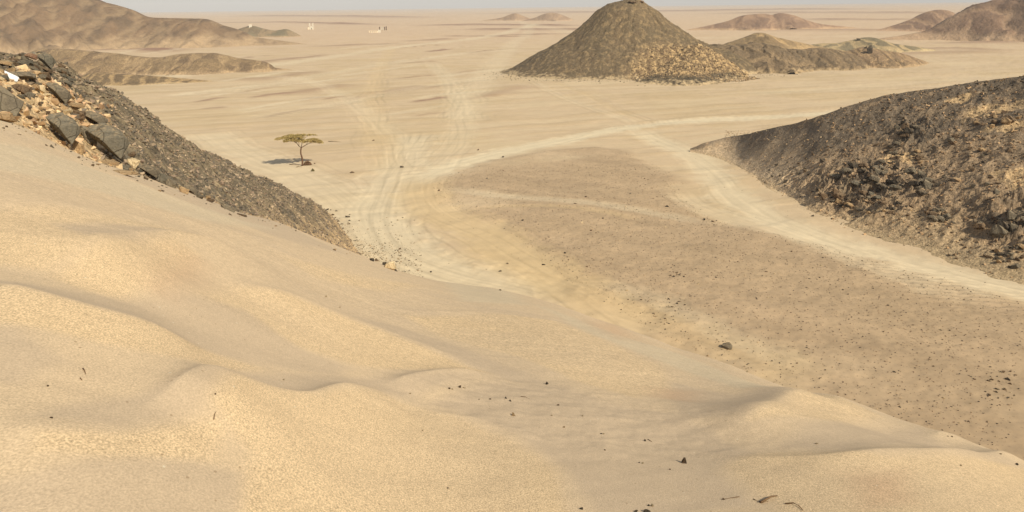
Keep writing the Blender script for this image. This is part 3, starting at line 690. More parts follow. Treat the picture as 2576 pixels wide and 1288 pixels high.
hill('h', 'small rounded far hill just left of the conical hill', [(1320, 50), (1345, 44), (1370, 34), (1395, 32), (1420, 39), (1445, 51)], 1200, M_FAR, [(150, 124, 98), (138, 112, 88), (170, 142, 110), (190, 160, 126)], 0.5, (0.06, 24), 13, (140, 80))
hill('h', 'big reddish mountain at the upper right corner', [(2230, 93), (2290, 84), (2340, 72), (2390, 44), (2430, 24), (2480, 6), (2520, -8), (2576, -30), (2700, -70), (2900, -90), (3200, -20)], 480, M_FAR, [(134, 108, 86), (118, 96, 76), (168, 138, 108), (186, 156, 122)], 0.42, (0.06, 18), 14, (420, 260), 0.28)
hill('h', 'reddish hill in front of the big right mountain', [(2200, 76), (2250, 62), (2290, 48), (2330, 30), (2360, 24), (2390, 27), (2420, 45), (2470, 70), (2520, 82)], 620, M_FAR, [(138, 112, 90), (128, 103, 83), (174, 142, 110), (192, 158, 124)], 0.5, (0.05, 24), 15, (260, 120))
# ------------------------------------------------------------------ ray casts onto the terrain
bpy.context.view_layer.update()
DG = bpy.context.evaluated_depsgraph_get()
EYEV = Vector((0, 0, EYE))
def hit_px(px, py):
    d = Vector(ray(px, py)); ok, p, n, i, o, m = scene.ray_cast(DG, EYEV, d)
    return (p.copy(), n.copy(), o.name) if ok else (None, None, None)
def drop(x, y):
    ok, p, n, i, o, m = scene.ray_cast(DG, Vector((x, y, 90)), Vector((0, 0, -1)))
    return (p.z, o.name) if ok else (None, None)

# ------------------------------------------------------------------ stones
def hull(seed, n=16, flat=1.0, jit=0.35, sub=0, disp=0.0, bevel=0.0):
    r = random.Random(seed); bm = bmesh.new()
    for i in range(n):
        v = Vector((r.gauss(0, 1), r.gauss(0, 1), r.gauss(0, 1))).normalized()*(1-jit*r.random())
        v.x = max(-0.86, min(0.86, v.x)); v.z = max(-0.8, min(0.8, v.z))
        v.z *= flat; bm.verts.new(v)
    res = bmesh.ops.convex_hull(bm, input=bm.verts)
    bmesh.ops.delete(bm, geom=list({e for e in res['geom_interior'] if isinstance(e, bmesh.types.BMVert)}), context='VERTS')
    if bevel:
        bmesh.ops.bevel(bm, geom=list(bm.edges), offset=bevel, segments=1, affect='EDGES', profile=0.6)
    if sub:
        bmesh.ops.triangulate(bm, faces=bm.faces)
        for k in range(sub):
            bmesh.ops.subdivide_edges(bm, edges=[e for e in bm.edges if e.calc_length() > 0.12], cuts=1, use_grid_fill=True)
            bmesh.ops.triangulate(bm, faces=bm.faces)
        bm.normal_update()
        co = np.array([v.co for v in bm.verts]); q = fbm(co[:, 0]*1.7+co[:, 2]*1.1+seed, co[:, 1]*1.7-co[:, 2]*0.8, 4, seed % 50)
        q2 = ridged(co[:, 0]*1.1+co[:, 2]*0.7+seed, co[:, 1]*1.1+co[:, 2]*1.3, 2, seed % 40)
        crack = np.clip(q2-1.25, 0, 0.25)
        for v, a, c in zip(bm.verts, q, crack): v.co += v.normal*float(disp*a-disp*1.6*c)
    bmesh.ops.triangulate(bm, faces=bm.faces)
    return bm
MS = {
    'dark': mat_stone('grey_basalt', (134, 122, 100), (108, 98, 82), 5, 0.04),
    'slate': mat_stone('slate_grey_rock', (128, 119, 100), (104, 98, 84), 5, 0.05),
    'brown': mat_stone('brown_rock', (126, 102, 76), (96, 80, 62), 6, 0.04),
    'tan': mat_stone('tan_sandstone', (186, 156, 114), (160, 130, 94), 5, 0.03),
    'pale': mat_stone('pale_limestone', (212, 190, 150), (188, 164, 124), 6, 0.02),
    'red': mat_stone('reddish_rock', (150, 112, 84), (124, 96, 76), 6, 0.03),
    'black': mat_stone('dark_varnished_rock', (86, 76, 62), (62, 57, 50), 6, 0.03),
}
RM = {}
def rock_mesh(kind, var, big):
    key = (kind, var, big)
    if key not in RM:
        bm = hull(100+var*7+(50 if big else 0), 15 if big else 12, 1.0, 0.25, 3 if big else 0, 0.07, 0.02 if big else 0)
        me = bpy.data.meshes.new('rock'); bm.to_mesh(me); bm.free(); me.materials.append(MS[kind])
        for p in me.polygons: p.use_smooth = False
        RM[key] = me
    return RM[key]
_rk = random.Random(5)
def rock(px, py, w, h, kind, label, name='stone', cat='stone', group=None, big=False, tilt=0.0, sink=0.22, depth=0.85, lift=0.0):
    p, n, on = hit_px(px, py+h*0.38)
    if p is None: return None
    dist = (p-EYEV).length; W = w*SC*dist/FPX*(1.15 if big else 1.1); H = h*SC*dist/FPX*(1.15 if big else 1.1)
    o = bpy.data.objects.new(name, rock_mesh(kind, _rk.randrange(6), big)); COL.objects.link(o)
    a = math.atan2(p.x, p.y)
    o.scale = (W*0.56, W*0.5*depth, H*0.62)
    o.rotation_euler = (_rk.uniform(-.15, .15), tilt+_rk.uniform(-.12, .12), -a+_rk.choice((0, math.pi))+_rk.uniform(-.35, .35))
    if abs(tilt) > 0: o.rotation_euler = (0, tilt, -a)
    o.location = (p.x, p.y, p.z+H*(0.5-sink)-0.10*H+lift)
    return tag(o, label, cat, group)

CN = {'dark': 'grey', 'slate': 'slate grey', 'brown': 'brown', 'tan': 'tan', 'pale': 'cream', 'red': 'reddish', 'black': 'blackish'}
def SZ(w, a, b): t = (w-a)/(b-a); return 'small' if t < .2 else ('midsized' if t < .6 else 'large')
def WH(px, py, xs, ys):
    fx = (px-min(xs))/(max(xs)-min(xs)); fy = (py-min(ys))/(max(ys)-min(ys))
    return ('upper ' if fy < .4 else 'lower ' if fy > .6 else 'middle ')+('left' if fx < .4 else 'right' if fx > .6 else 'central')
# --- boulders of the outcrop at the left, each by where the photograph has it
OUT = [
    (17, 263, 74, 64, 'dark', 'large smooth grey boulder cut by the left edge above the sand', .35),
    (13, 297, 42, 20, 'tan', 'low tan boulder half buried below the large grey boulder at the left edge', 0),
    (58, 230, 42, 26, 'brown', 'elongated brown boulder sloping down just below the white block', .4),
    (76, 246, 22, 22, 'dark', 'grey boulder at the lower end of the elongated brown boulder', .5),
    (78, 257, 18, 12, 'pale', 'small pale rock under the end of the elongated brown boulder', 0),
    (55, 190, 60, 16, 'dark', 'long dark slab roofing the hollow behind the white block', .15),
    (11, 163, 30, 15, 'tan', 'flat tan slab on top of the outcrop at the left edge', .05),
    (33, 178, 22, 14, 'tan', 'blocky tan rock right of the flat slab at the left edge', 0),
    (79, 146, 25, 17, 'red', 'reddish boulder near the crest of the outcrop', .1),
    (116, 160, 34, 40, 'slate', 'tall dark grey boulder standing on the crest of the outcrop', .4),
    (60, 164, 22, 18, 'slate', 'grey boulder left of and below the reddish one on the crest', .1),
    (94, 169, 15, 17, 'brown', 'brown boulder leaning against the tall dark grey one on the crest', .2),
    (144, 238, 54, 40, 'dark', 'wide dark slab dipping to the right in the middle of the outcrop', .62),
    (88, 215, 18, 12, 'tan', 'tan rock at the right mouth of the dark hollow beside the white block', 0),
    (104, 226, 20, 18, 'pale', 'pale upright rock between the white block and the wide dark slab', .2),
    (186, 268, 46, 14, 'tan', 'broad tan slab lying on the brown boulder with black shadow beneath', .1),
    (197, 290, 36, 24, 'brown', 'brown wedge boulder under the broad tan slab', -.2),
    (167, 281, 24, 14, 'pale', 'pinkish pale rock left of the brown wedge boulder', .3),
    (178, 300, 20, 10, 'pale', 'low pale rock beneath the brown wedge boulder', .2),
    (155, 332, 70, 72, 'slate', 'rugged blue grey boulder sitting on the edge of the sand', .55),
    (236, 302, 56, 32, 'dark', 'grey boulder behind the cracked one, with a dark gap under it', .35),
    (224, 340, 42, 40, 'dark', 'rounded grey boulder left of the big cracked boulder', 0),
    (268, 365, 88, 84, 'slate', 'biggest grey boulder of the outcrop, split by cracks', .45),
    (199, 372, 24, 32, 'tan', 'orange tan pointed rock between the blue grey and the cracked boulder', 0),
    (196, 345, 13, 14, 'pale', 'small cream rock wedged above the orange tan pointed rock', 0),
    (302, 392, 26, 34, 'dark', 'dark rock in the gap right of the big cracked boulder', .2),
    (337, 408, 32, 32, 'pale', 'pitted cream yellow boulder right of the big cracked boulder', .1),
    (330, 387, 20, 14, 'brown', 'dark brown rock on top of the pitted cream yellow boulder', 0),
    (278, 412, 38, 16, 'tan', 'flat tan rock in the sand below the big cracked boulder', .15),
    (307, 419, 38, 16, 'slate', 'low dark slab left of the pitted cream yellow boulder', .15),
    (309, 434, 66, 9, 'tan', 'long thin tan ledge at the edge of the sand', .15),
    (372, 432, 50, 28, 'dark', 'dark slab emerging right of the pitted cream yellow boulder', .42),
    (408, 449, 54, 28, 'slate', 'dark tapering slab lowest of the big ones along the sand', .42),
    (432, 462, 26, 24, 'dark', 'dark upright rock ending the row of slabs along the sand', .2),
    (462, 479, 30, 18, 'tan', 'tan rubble block just below the dark upright rock', .2),
    (482, 480, 28, 16, 'dark', 'small dark rock beside the tan rubble block', .3),
    (502, 494, 26, 12, 'dark', 'thin dark rock between the tan block and the last long slab', .3),
    (532, 506, 26, 10, 'brown', 'thin brown rock just above the last long slab', .3),
    (572, 522, 50, 15, 'dark', 'last long dark slab lying along the sand edge', .3),
    (610, 540, 24, 9, 'brown', 'small brown rock at the lower end of the last long slab', .3),
    (100, 262, 14, 9, 'brown', 'small brown rock on the sandy patch below the pale upright rock', 0),
    (92, 300, 16, 8, 'tan', 'small tan rock near the sand left of the blue grey boulder', 0),
    (112, 316, 20, 12, 'pale', 'pale rock touching the left side of the blue grey boulder', 0),
    (74, 296, 15, 10, 'brown', 'brown chip stone right of the large boulder at the left edge', .3),
    (122, 284, 14, 9, 'brown', 'brown stone on the sandy patch above the blue grey boulder', .2),
    (140, 292, 14, 10, 'tan', 'tan stone on top of the blue grey boulder', 0),
]
for px, py, w, h, k, lb, tl in OUT:
    rock(px, py, w, h, k, lb, 'boulder' if w*h > 500 else 'rock', 'boulder' if w*h > 500 else 'rock', None, w*h > 350, tl, sink=0.12)

for P, N, (s0, s1), kinds, lb, gr in [
    ([(0, 175), (50, 178), (120, 215), (170, 255), (215, 320), (150, 300), (60, 260), (0, 235)], 60, (6, 20), ('dark', 'brown', 'tan', 'tan', 'pale', 'slate'), 'rock in the {} part of the jumble between the left boulders', 'rocks jumbled between the left boulders'),
    ([(30, 140), (100, 130), (170, 175), (220, 240), (160, 220), (100, 190), (40, 170)], 46, (8, 24), ('dark', 'slate', 'brown', 'dark'), 'rock in the {} part of the crest above the white block', 'rocks along the crest of the left outcrop'),
    ([(290, 400), (420, 440), (560, 510), (640, 550), (520, 505), (400, 462), (300, 432)], 44, (5, 16), ('dark', 'brown', 'tan', 'slate'), 'rock in the {} part of the row along the sand edge', 'small rocks in the row along the sand edge')]:
    xs = [a[0] for a in P]; ys = [a[1] for a in P]; k = 0; g = 0
    while k < N and g < 3000:
        g += 1; px = _rk.uniform(min(xs), max(xs)); py = _rk.uniform(min(ys), max(ys))
        if not bool(inpoly(np.array([px]), np.array([py]), np.array(P, float))[0]): continue
        if abs(px-50) < 20 and abs(py-205) < 18: continue
        w = s0+(s1-s0)*_rk.random()**1.8; kd = _rk.choice(kinds)
        if rock(px, py, w, w*_rk.uniform(.45, .8), kd, SZ(w, s0, s1)+' '+CN[kd]+' '+lb.format(WH(px, py, xs, ys)), 'rock', 'rock', gr, w > 14, _rk.uniform(0, .5), 0.12): k += 1

# --- white block
p, n, on = hit_px(52, 212)
bm = bmesh.new(); bmesh.ops.create_cube(bm, size=1)
bmesh.ops.scale(bm, vec=(0.46, 0.2, 0.17), verts=bm.verts); bmesh.ops.bevel(bm, geom=list(bm.edges), offset=0.02, segments=2, affect='EDGES')
me = bpy.data.meshes.new('white_block'); bm.to_mesh(me); bm.free(); me.materials.append(mat_flat('white_plastic', (236, 234, 226), 0.03, 3, 0.5))
o = bpy.data.objects.new('white_block', me); COL.objects.link(o); o.location = (p.x, p.y-0.45, p.z+0.30); o.rotation_euler = (0, R(33), R(30))
tag(o, 'bright white rectangular block lying tilted among the dark boulders', 'block')

# --- dark outcrop and rubble on the right hillside
cnt = 0
def in_p(px, py, P): return bool(inpoly(np.array([px]), np.array([py]), np.array(P, float))[0])
CL = [([(2025, 492), (2110, 432), (2160, 402), (2225, 372), (2285, 400), (2300, 440), (2260, 482), (2190, 508), (2080, 506)], 84, (6, 23), ('black', 'dark', 'black', 'brown', 'slate'), 'boulder in the {} part of the jagged outcrop on the hillside', 'boulders of the jagged outcrop', 'boulder'),
      ([(2280, 430), (2300, 425), (2350, 458), (2345, 490), (2325, 486), (2290, 455)], 14, (10, 24), ('black', 'dark'), 'boulder in the {} part of the curved chain beside the outcrop', 'boulders of the curved chain', 'boulder'),
      ([(2060, 500), (2240, 500), (2340, 520), (2330, 545), (2200, 540), (2080, 518)], 44, (6, 15), ('brown', 'black', 'brown', 'tan'), 'rock {} in the belt just below the jagged outcrop', 'rocks below the jagged outcrop', 'rock'),
      ([(2340, 520), (2400, 520), (2400, 575), (2340, 560)], 16, (7, 18), ('brown', 'black', 'dark'), 'rock {} at the right end of the rock belt', 'rocks at the end of the strewn belt', 'rock'),
      ([(2200, 360), (2260, 350), (2290, 380), (2260, 400), (2215, 380)], 12, (8, 18), ('black', 'dark', 'brown'), 'rock {} on the slope above the jagged outcrop', 'rocks above the jagged outcrop', 'rock'),
      ([(2240, 305), (2310, 300), (2320, 340), (2260, 345)], 14, (8, 20), ('black', 'dark', 'brown'), 'rock {} in the small crag near the hillside crest', 'rocks of the small crag', 'rock'),
      ([(2440, 560), (2520, 540), (2576, 520), (2576, 575), (2490, 580)], 18, (12, 32), ('black', 'dark', 'brown'), 'boulder {} on the ledge at the right edge of the picture', 'boulders of the right ledge', 'boulder'),
      ([(2470, 640), (2530, 615), (2576, 610), (2576, 680), (2500, 665)], 40, (6, 17), ('black', 'dark', 'tan', 'brown'), 'rock {} in the rubble fan at the hillside foot', 'rocks of the lower right rubble fan', 'rock'),
      ([(2290, 370), (2400, 330), (2576, 360), (2576, 500), (2430, 520), (2340, 460)], 40, (5, 16), ('black', 'brown', 'dark', 'tan'), 'rock {} on the brown slope right of the curved chain', 'rocks right of the curved chain', 'rock'),
      ([(1900, 420), (2000, 380), (2120, 370), (2060, 440), (1980, 470)], 26, (4, 11), ('brown', 'black', 'dark'), 'rock {} on the gravel slope left of the jagged outcrop', 'rocks left of the jagged outcrop', 'rock'),
      ([(2440, 300), (2520, 280), (2576, 290), (2576, 330), (2470, 335)], 12, (10, 22), ('tan', 'tan', 'brown'), 'slab {} on the pale ledges high on the hillside', 'slabs of the pale ledges', 'slab'),
      ([(1620, 760), (1720, 745), (1740, 790), (1650, 830), (1600, 800)], 14, (4, 8), ('brown', 'black', 'dark'), 'stone {} in the loose patch above the lower sand rim', 'stones above the lower sand rim', 'stone'),
      ([(1680, 680), (1735, 680), (1735, 697), (1690, 698)], 10, (4, 8), ('brown', 'black'), 'stone {} in the tight cluster amid the gravel', 'stones of the tight cluster', 'stone'),
      ([(2440, 940), (2560, 930), (2576, 1000), (2500, 1010)], 22, (4, 10), ('black', 'dark', 'brown'), 'stone {} in the patch by the right edge above the sand', 'stones by the right edge', 'stone'),
      ([(800, 505), (885, 540), (890, 580), (850, 590)], 22, (4, 9), ('black', 'dark', 'brown'), 'stone {} in the spill beyond the scree toe', 'stones at the toe of the spur', 'stone'),
      ]
for P, N, (s0, s1), kinds, lb, gr, ct in CL:
    xs = [a[0] for a in P]; ys = [a[1] for a in P]; k = 0; g = 0
    while k < N and g < 4000:
        g += 1; px = _rk.uniform(min(xs), max(xs)); py = _rk.uniform(min(ys), max(ys))
        if not in_p(px, py, P): continue
        w = s0+(s1-s0)*_rk.random()**2
        kd = _rk.choice(kinds)
        if px > 1950 and py < 600: w *= 1.2
        if rock(px, py, w, w*_rk.uniform(.5, .85), kd, SZ(w, s0, s1)+' '+CN[kd]+' '+lb.format(WH(px, py, xs, ys)), ct, ct, gr, w > 15, _rk.uniform(-.3, .3)): k += 1
k = 0
while k < 70:
    px = _rk.uniform(0, 900); yb = float(np.interp(px, [q[0] for q in brow_pts], [q[1] for q in brow_pts])); py = yb+2+22*_rk.random()**2
    w = 3.5+7*_rk.random()**4; kd = _rk.choice(('brown', 'tan', 'dark', 'brown'))
    if rock(px, py, w, w*_rk.uniform(.45, .7), kd, SZ(w, 3.5, 10)+' '+CN[kd]+' stone on the sand '+('just below the left boulders', 'below the row of slabs', 'beside the dark scree', 'near the scree toe')[min(3, int(px/225))], 'stone', 'stone', 'stones on the sand below the left rocks'): k += 1
# scattered single stones over the gravel of the valley floor
k = 0
while k < 170:
    py = _rk.uniform(400, 1180); px = _rk.uniform(1150, 2576)
    if not in_p(px, py, grav_pts) or py > np.interp(px, [q[0] for q in brow_pts], [q[1] for q in brow_pts])-4: continue
    if _rk.random() > 0.35+0.65*(py-400)/700: continue
    w = _rk.uniform(3, 5)+4*_rk.random()**4
    kd = _rk.choice(('black', 'brown', 'brown', 'dark', 'dark', 'pale'))
    if rock(px, py, w*.85, w*_rk.uniform(.4, .7), kd, SZ(w, 3, 8)+' '+CN[kd]+' stone scattered '+WH(px, py, (1150, 2576), (400, 1180))+' on the brown gravel flat', 'stone', 'stone', 'stones scattered on the gravel flat'): k += 1

ONE = [
    (935, 652, 13, 11, 'black', 'near black rock left of the white wedge rock at the sand rim'),
    (948, 653, 12, 10, 'brown', 'brown rock between the near black rock and the white wedge rock'),
    (968, 663, 14, 13, 'black', 'dark rock leaning on the left of the white wedge rock'),
    (982, 667, 30, 26, 'pale', 'white wedge shaped rock poking over the sand rim beside the track'),
    (996, 679, 9, 8, 'black', 'small dark rock at the right tip of the white wedge rock'),
    (1829, 868, 26, 19, 'dark', 'lone grey boulder with a pale face on the gravel beside the sand rim'),
    (1836, 871, 14, 11, 'pale', 'pale stone tucked against the right of the lone grey boulder'),
    (1375, 963, 13, 13, 'black', 'single dark angular stone on smooth sand in the middle foreground'),
    (1158, 972, 11, 11, 'brown', 'brown stone of the larger pair on the long dune crest'),
    (1168, 974, 8, 8, 'pale', 'cream stone of the larger pair on the long dune crest'),
    (1130, 976, 8, 7, 'brown', 'brown stone of the smaller pair on the long dune crest'),
    (1138, 978, 7, 7, 'pale', 'cream stone of the smaller pair on the long dune crest'),
    (1032, 989, 7, 6, 'pale', 'cream pebble left of the stone pairs on the dune crest'),
    (1273, 1000, 8, 8, 'black', 'dark stone just right of the stone pairs'),
    (1284, 1007, 8, 8, 'black', 'dark stone touching the lower right of another dark stone'),
    (1233, 1003, 7, 6, 'brown', 'brown pebble between the stone pairs and the dark stones'),
    (1205, 1004, 5, 4, 'brown', 'tiny brown pebble below the larger stone pair'),
    (1404, 1018, 8, 6, 'brown', 'brown pebble below the single dark angular stone'),
    (1292, 1041, 14, 14, 'tan', 'tan lump in the middle of the trampled sand'),
    (1418, 1073, 8, 7, 'tan', 'tan pebble at the lower edge of the trampled sand'),
    (1512, 1090, 6, 6, 'black', 'dark pebble touching a cream pebble low in the foreground'),
    (1518, 1090, 7, 7, 'pale', 'cream pebble touching a dark pebble low in the foreground'),
    (1522, 1131, 6, 6, 'brown', 'brown pebble below the dark and cream pebbles'),
    (1622, 1107, 9, 8, 'black', 'dark stone with a short twig beside it'),
    (1465, 1045, 7, 6, 'pale', 'cream pebble above the trampled sand'),
    (1388, 1044, 6, 6, 'pale', 'cream pebble left of the other above the trampled sand'),
    (1608, 1163, 6, 5, 'black', 'dark pebble beside a cream one below the stone with a twig'),
    (1616, 1164, 8, 6, 'pale', 'cream pebble beside a dark one below the stone with a twig'),
    (1685, 1180, 7, 5, 'brown', 'flat brown pebble left of the long dark stone'),
    (1722, 1158, 16, 18, 'brown', 'long dark stone lying diagonally on the lower sand'),
    (1462, 1278, 12, 9, 'black', 'dark stone at the bottom edge left of the stone cluster'),
    (1640, 1270, 12, 11, 'pale', 'cream stone of the cluster at the bottom edge'),
    (1631, 1270, 9, 8, 'black', 'dark stone left of the cream one in the bottom cluster'),
    (1600, 1285, 14, 9, 'black', 'leftmost dark stone of the bottom edge cluster'),
    (1627, 1285, 18, 10, 'black', 'largest dark stone of the bottom edge cluster'),
    (1063, 1082, 6, 6, 'pale', 'white pebble alone on the golden mound in the foreground'),
    (1127, 1227, 6, 6, 'brown', 'brown pebble alone near the bottom of the golden mound'),
    (820, 745, 8, 8, 'pale', 'white pebble alone on the upper dune slope'),
    (855, 772, 6, 6, 'pale', 'cream pebble right of the white one on the upper dune slope'),
    (713, 954, 7, 7, 'pale', 'white pebble above the dark notch of the dune crest'),
    (541, 990, 6, 6, 'brown', 'brown pebble in the dark notch of the dune crest'),
    (120, 970, 8, 6, 'brown', 'brown pebble on the left foreground sand'),
    (129, 1050, 9, 6, 'brown', 'flat brown pebble low on the left foreground sand'),
    (2054, 1115, 9, 6, 'pale', 'pale flake on the shaded hollow of the right dune'),
    (2417, 1170, 6, 6, 'pale', 'cream pebble on the dune crest at the right'),
    (2557, 1167, 9, 6, 'black', 'dark stone near the right edge where the sand dips'),
    (1879, 934, 12, 7, 'pale', 'pale stone on the thin rim between sand and gravel'),
    (1780, 894, 8, 5, 'tan', 'tan stone on the rim near the lone grey boulder'),
    (2374, 1000, 8, 5, 'pale', 'pale flake on the gravel above the right dune crest'),
    (1820, 1255, 10, 6, 'brown', 'brown chip left of the curved dead branch'),
    (131, 368, 11, 8, 'dark', 'dark stone on the sand just below the left outcrop'),
    (117, 365, 7, 5, 'brown', 'brown pebble beside the dark stone below the left outcrop'),
    (17, 318, 7, 5, 'brown', 'brown pebble on the sand at the far left'),
    (886, 433, 11, 6, 'brown', 'low brown stone on pale sand right of the acacia'),
    (1010, 419, 11, 6, 'black', 'low dark stone on pale sand near the track junction'),
    (1104, 478, 7, 6, 'brown', 'brown stone at the left tip of the gravel flat'),
    (1203, 376, 6, 5, 'brown', 'small brown stone above the curving pale track'),
    (1266, 394, 7, 5, 'black', 'small dark stone on the edge of the curving pale track'),
    (939, 352, 6, 5, 'brown', 'small stone on open sand well right of the acacia'),
    (875, 543, 12, 8, 'black', 'dark stone farthest out from the toe of the scree spur'),
    (1678, 518, 8, 6, 'black', 'dark stone between the faint tracks on the gravel'),
    (1772, 551, 8, 7, 'black', 'dark stone at the left of a pair beside the right track'),
    (1793, 556, 8, 6, 'brown', 'brown stone at the right of a pair beside the right track'),
    (1448, 511, 7, 4, 'brown', 'flat brown stone on the faint track across the gravel'),
    (1474, 494, 8, 5, 'brown', 'flat brown stone just above the faint track across the gravel'),
    (1315, 553, 8, 5, 'black', 'dark stone at the upper left of the gravel flat'),
    (1421, 635, 7, 6, 'black', 'dark stone above the ochre wheel track'),
    (1368, 664, 9, 6, 'black', 'dark stone on the bank of the ochre wheel track'),
    (1577, 729, 9, 6, 'pale', 'cream stone above the lower ochre track'),
    (1756, 713, 8, 6, 'pale', 'cream stone in the middle of the gravel flat'),
    (1007, 625, 9, 5, 'brown', 'brown stone on the grey green wheel ruts'),
    (1084, 683, 7, 5, 'black', 'dark stone low on the grey green wheel ruts'),
    (1277, 662, 7, 4, 'brown', 'small brown stone between the ruts and the ochre track'),
    (1258, 681, 8, 5, 'black', 'dark stone between the ruts and the ochre track'),
    (1258, 729, 9, 5, 'black', 'dark stone just above the sand rim in the middle'),
    (2250, 935, 9, 5, 'black', 'dark elongated stone in the middle of the lower gravel'),
    (2120, 728, 7, 5, 'black', 'dark stone above the rippled sand on the gravel'),
]
for px, py, w, h, k, lb in ONE:
    if px < 2500 and py > 700 and w < 15: w, h = w*.82, h*.8
    rock(px, py, w, h, k, lb, big=(w > 18))

# ------------------------------------------------------------------ tubes, twigs
def tube(bm, pts, rads, seg=6):
    rings = []
    for i, p in enumerate(pts):
        p = Vector(p); t = (Vector(pts[min(i+1, len(pts)-1)])-Vector(pts[max(i-1, 0)])).normalized()
        a = t.orthogonal().normalized(); b = t.cross(a)
        rings.append([bm.verts.new(p+(a*math.cos(q)+b*math.sin(q))*rads[i]) for q in [2*math.pi*j/seg for j in range(seg)]])
    for i in range(len(rings)-1):
        for j in range(seg): bm.faces.new((rings[i][j], rings[i][(j+1) % seg], rings[i+1][(j+1) % seg], rings[i+1][j]))
    bm.faces.new(rings[0][::-1]); bm.faces.new(rings[-1])
def bm_obj(name, bm, mat, parent=None, loc=None, smooth=True):
    me = bpy.data.meshes.new(name); bm.to_mesh(me); bm.free(); me.materials.append(mat)
    for p in me.polygons: p.use_smooth = smooth
    o = bpy.data.objects.new(name, me); COL.objects.link(o)
    if parent: o.parent = parent
    if loc is not None: o.location = loc
    return o
M_BARK = mat_flat('bark', (98, 72, 52), 0.25, 8); M_TWIG = mat_flat('dead_wood', (112, 88, 62), 0.25, 20)
def twig(pts, rad, label, cat='twig', name='dry_twig'):
    W = []
    for a, b in pts:
        p, n, on = hit_px(a, b)
        W.append(p)
    dist = (W[0]-EYEV).length; rd = rad*SC*dist/FPX
    base = W[0].copy(); bm = bmesh.new()
    P = [w-base+Vector((0, 0, rd*(0.7+1.3*math.sin(math.pi*i/(len(W)-1))))) for i, w in enumerate(W)]
    tube(bm, P, [rd*(1-0.6*i/(len(P)-1)) for i in range(len(P))])
    return tag(bm_obj(name, bm, M_TWIG, None, base), label, cat)
twig([(209, 928), (213, 934), (216, 942)], 1.6, 'short dark twig on the left dune slope')
twig([(202, 952), (207, 958)], 1.6, 'tiny twig below the other one on the left dune slope')
twig([(538, 1056), (540, 1044), (544, 1036)], 1.3, 'upright thin twig on the shaded side of the golden mound')
twig([(1310, 998), (1322, 1000), (1332, 1004)], 1.0, 'thin twig lying right of the dark stones on the crest')
twig([(1630, 1106), (1640, 1112)], 1.2, 'short twig right of the dark stone in the lower sand')
twig([(1914, 1266), (1926, 1262), (1940, 1254), (1955, 1249)], 3.2, 'thick curved dead branch near the bottom edge', 'branch', 'dead_branch')
twig([(1895, 1256), (1910, 1264), (1932, 1262)], 1.2, 'thin fork of dead wood left of the thick branch', 'branch', 'dead_branch')
twig([(1975, 1268), (1995, 1268), (2008, 1274), (2020, 1285)], 1.8, 'arched dead branch right of the thick one at the bottom edge', 'branch', 'dead_branch')
twig([(1860, 1250), (1840, 1254), (1815, 1257)], 1.0, 'straight thin twig left of the thick branch')

# ------------------------------------------------------------------ acacia
q = 0.00666
base, n, on = hit_px(761, 417)
ta = math.atan2(base.x, base.y)
tree = bpy.data.objects.new('acacia_tree', None); COL.objects.link(tree); tree.location = base; tree.rotation_euler = (0, 0, -ta)
tag(tree, 'lone flat topped acacia standing on the pale sand', 'tree')
def tp(x, y, d=0.0): return Vector(((x-790)*q, d, (962-y)*q))
bm = bmesh.new()
tube(bm, [tp(788, 975), tp(795, 900), tp(800, 810), tp(790, 750, .05), tp(778, 690, .05), tp(785, 620), tp(800, 562)], [.17, .13, .12, .12, .105, .10, .10], 9)
BRN = [([(800, 562, 0), (755, 520, -.1), (715, 455, -.1), (680, 415, -.05)], .075), ([(800, 562, 0), (850, 540, .1), (920, 500, .1), (985, 478, .1), (1080, 465, .2)], .07),
       ([(800, 562, 0), (818, 500, .3), (830, 440, .5), (850, 400, .9)], .05), ([(715, 455, -.1), (640, 400, -.5), (540, 370, -.8), (450, 345, -.7)], .045), ([(715, 455, -.1), (700, 400, .4), (640, 340, 1.0)], .04),
       ([(680, 415, -.05), (600, 380, .2), (480, 360, .6), (380, 335, .5)], .04), ([(985, 478, .1), (1020, 440, -.5), (1090, 420, -.9)], .04), ([(920, 500, .1), (950, 440, .8), (1020, 400, 1.2)], .035),
       ([(1080, 465, .2), (1150, 450, .4), (1220, 470, .5)], .03), ([(830, 440, .5), (900, 370, .7), (1000, 310, 1.0), (1090, 300, 1.2)], .03), ([(755, 520, -.1), (760, 440, -.8), (740, 380, -1.2)], .035)]
for P, r0 in BRN: tube(bm, [tp(*a) for a in P], [r0*(1-0.7*i/(len(P)-1)) for i in range(len(P))], 6)
bm_obj('trunk', bm, M_BARK, tree)
PADS = [(-2.25, 0.0, 4.22, 1.15, 1.25, .12, 1500), (-1.2, .3, 4.38, 1.4, 1.5, .16, 2100), (-.2, .2, 4.35, 1.0, 1.5, .20, 1300), (-.1, -.4, 3.85, .9, 1.0, .16, 900), (-1.3, -.9, 4.0, 1.2, .8, .12, 1100),
        (.8, .5, 4.48, .9, 1.0, .08, 260), (1.7, .9, 4.35, .7, .7, .06, 170), (1.75, .1, 3.72, 1.0, 1.1, .14, 1300), (2.35, .3, 3.50, .75, .8, .14, 800), (1.0, -.5, 3.62, .6, .7, .12, 420), (2.9, .4, 3.28, .35, .5, .08, 120)]
PV = []; PC = []
for cx, cy, cz, rx, ry, rz, N in PADS:
    N = int(N*1.7)
    cl = rng.normal(0, 1, (max(6, N//60), 3)); cl /= np.linalg.norm(cl, axis=1)[:, None]; cl *= rng.random((len(cl), 1))**0.4
    idx = rng.integers(0, len(cl), N); o3 = cl[idx]*[rx, ry, rz]+rng.normal(0, 1, (N, 3))*[.13, .13, .05]
    o3[:, 2] -= 0.10*(o3[:, 0]**2/rx**2)+0.06*(o3[:, 1]**2/ry**2)
    PV.append(o3+[cx, cy, cz])
PV = np.concatenate(PV); N = len(PV)
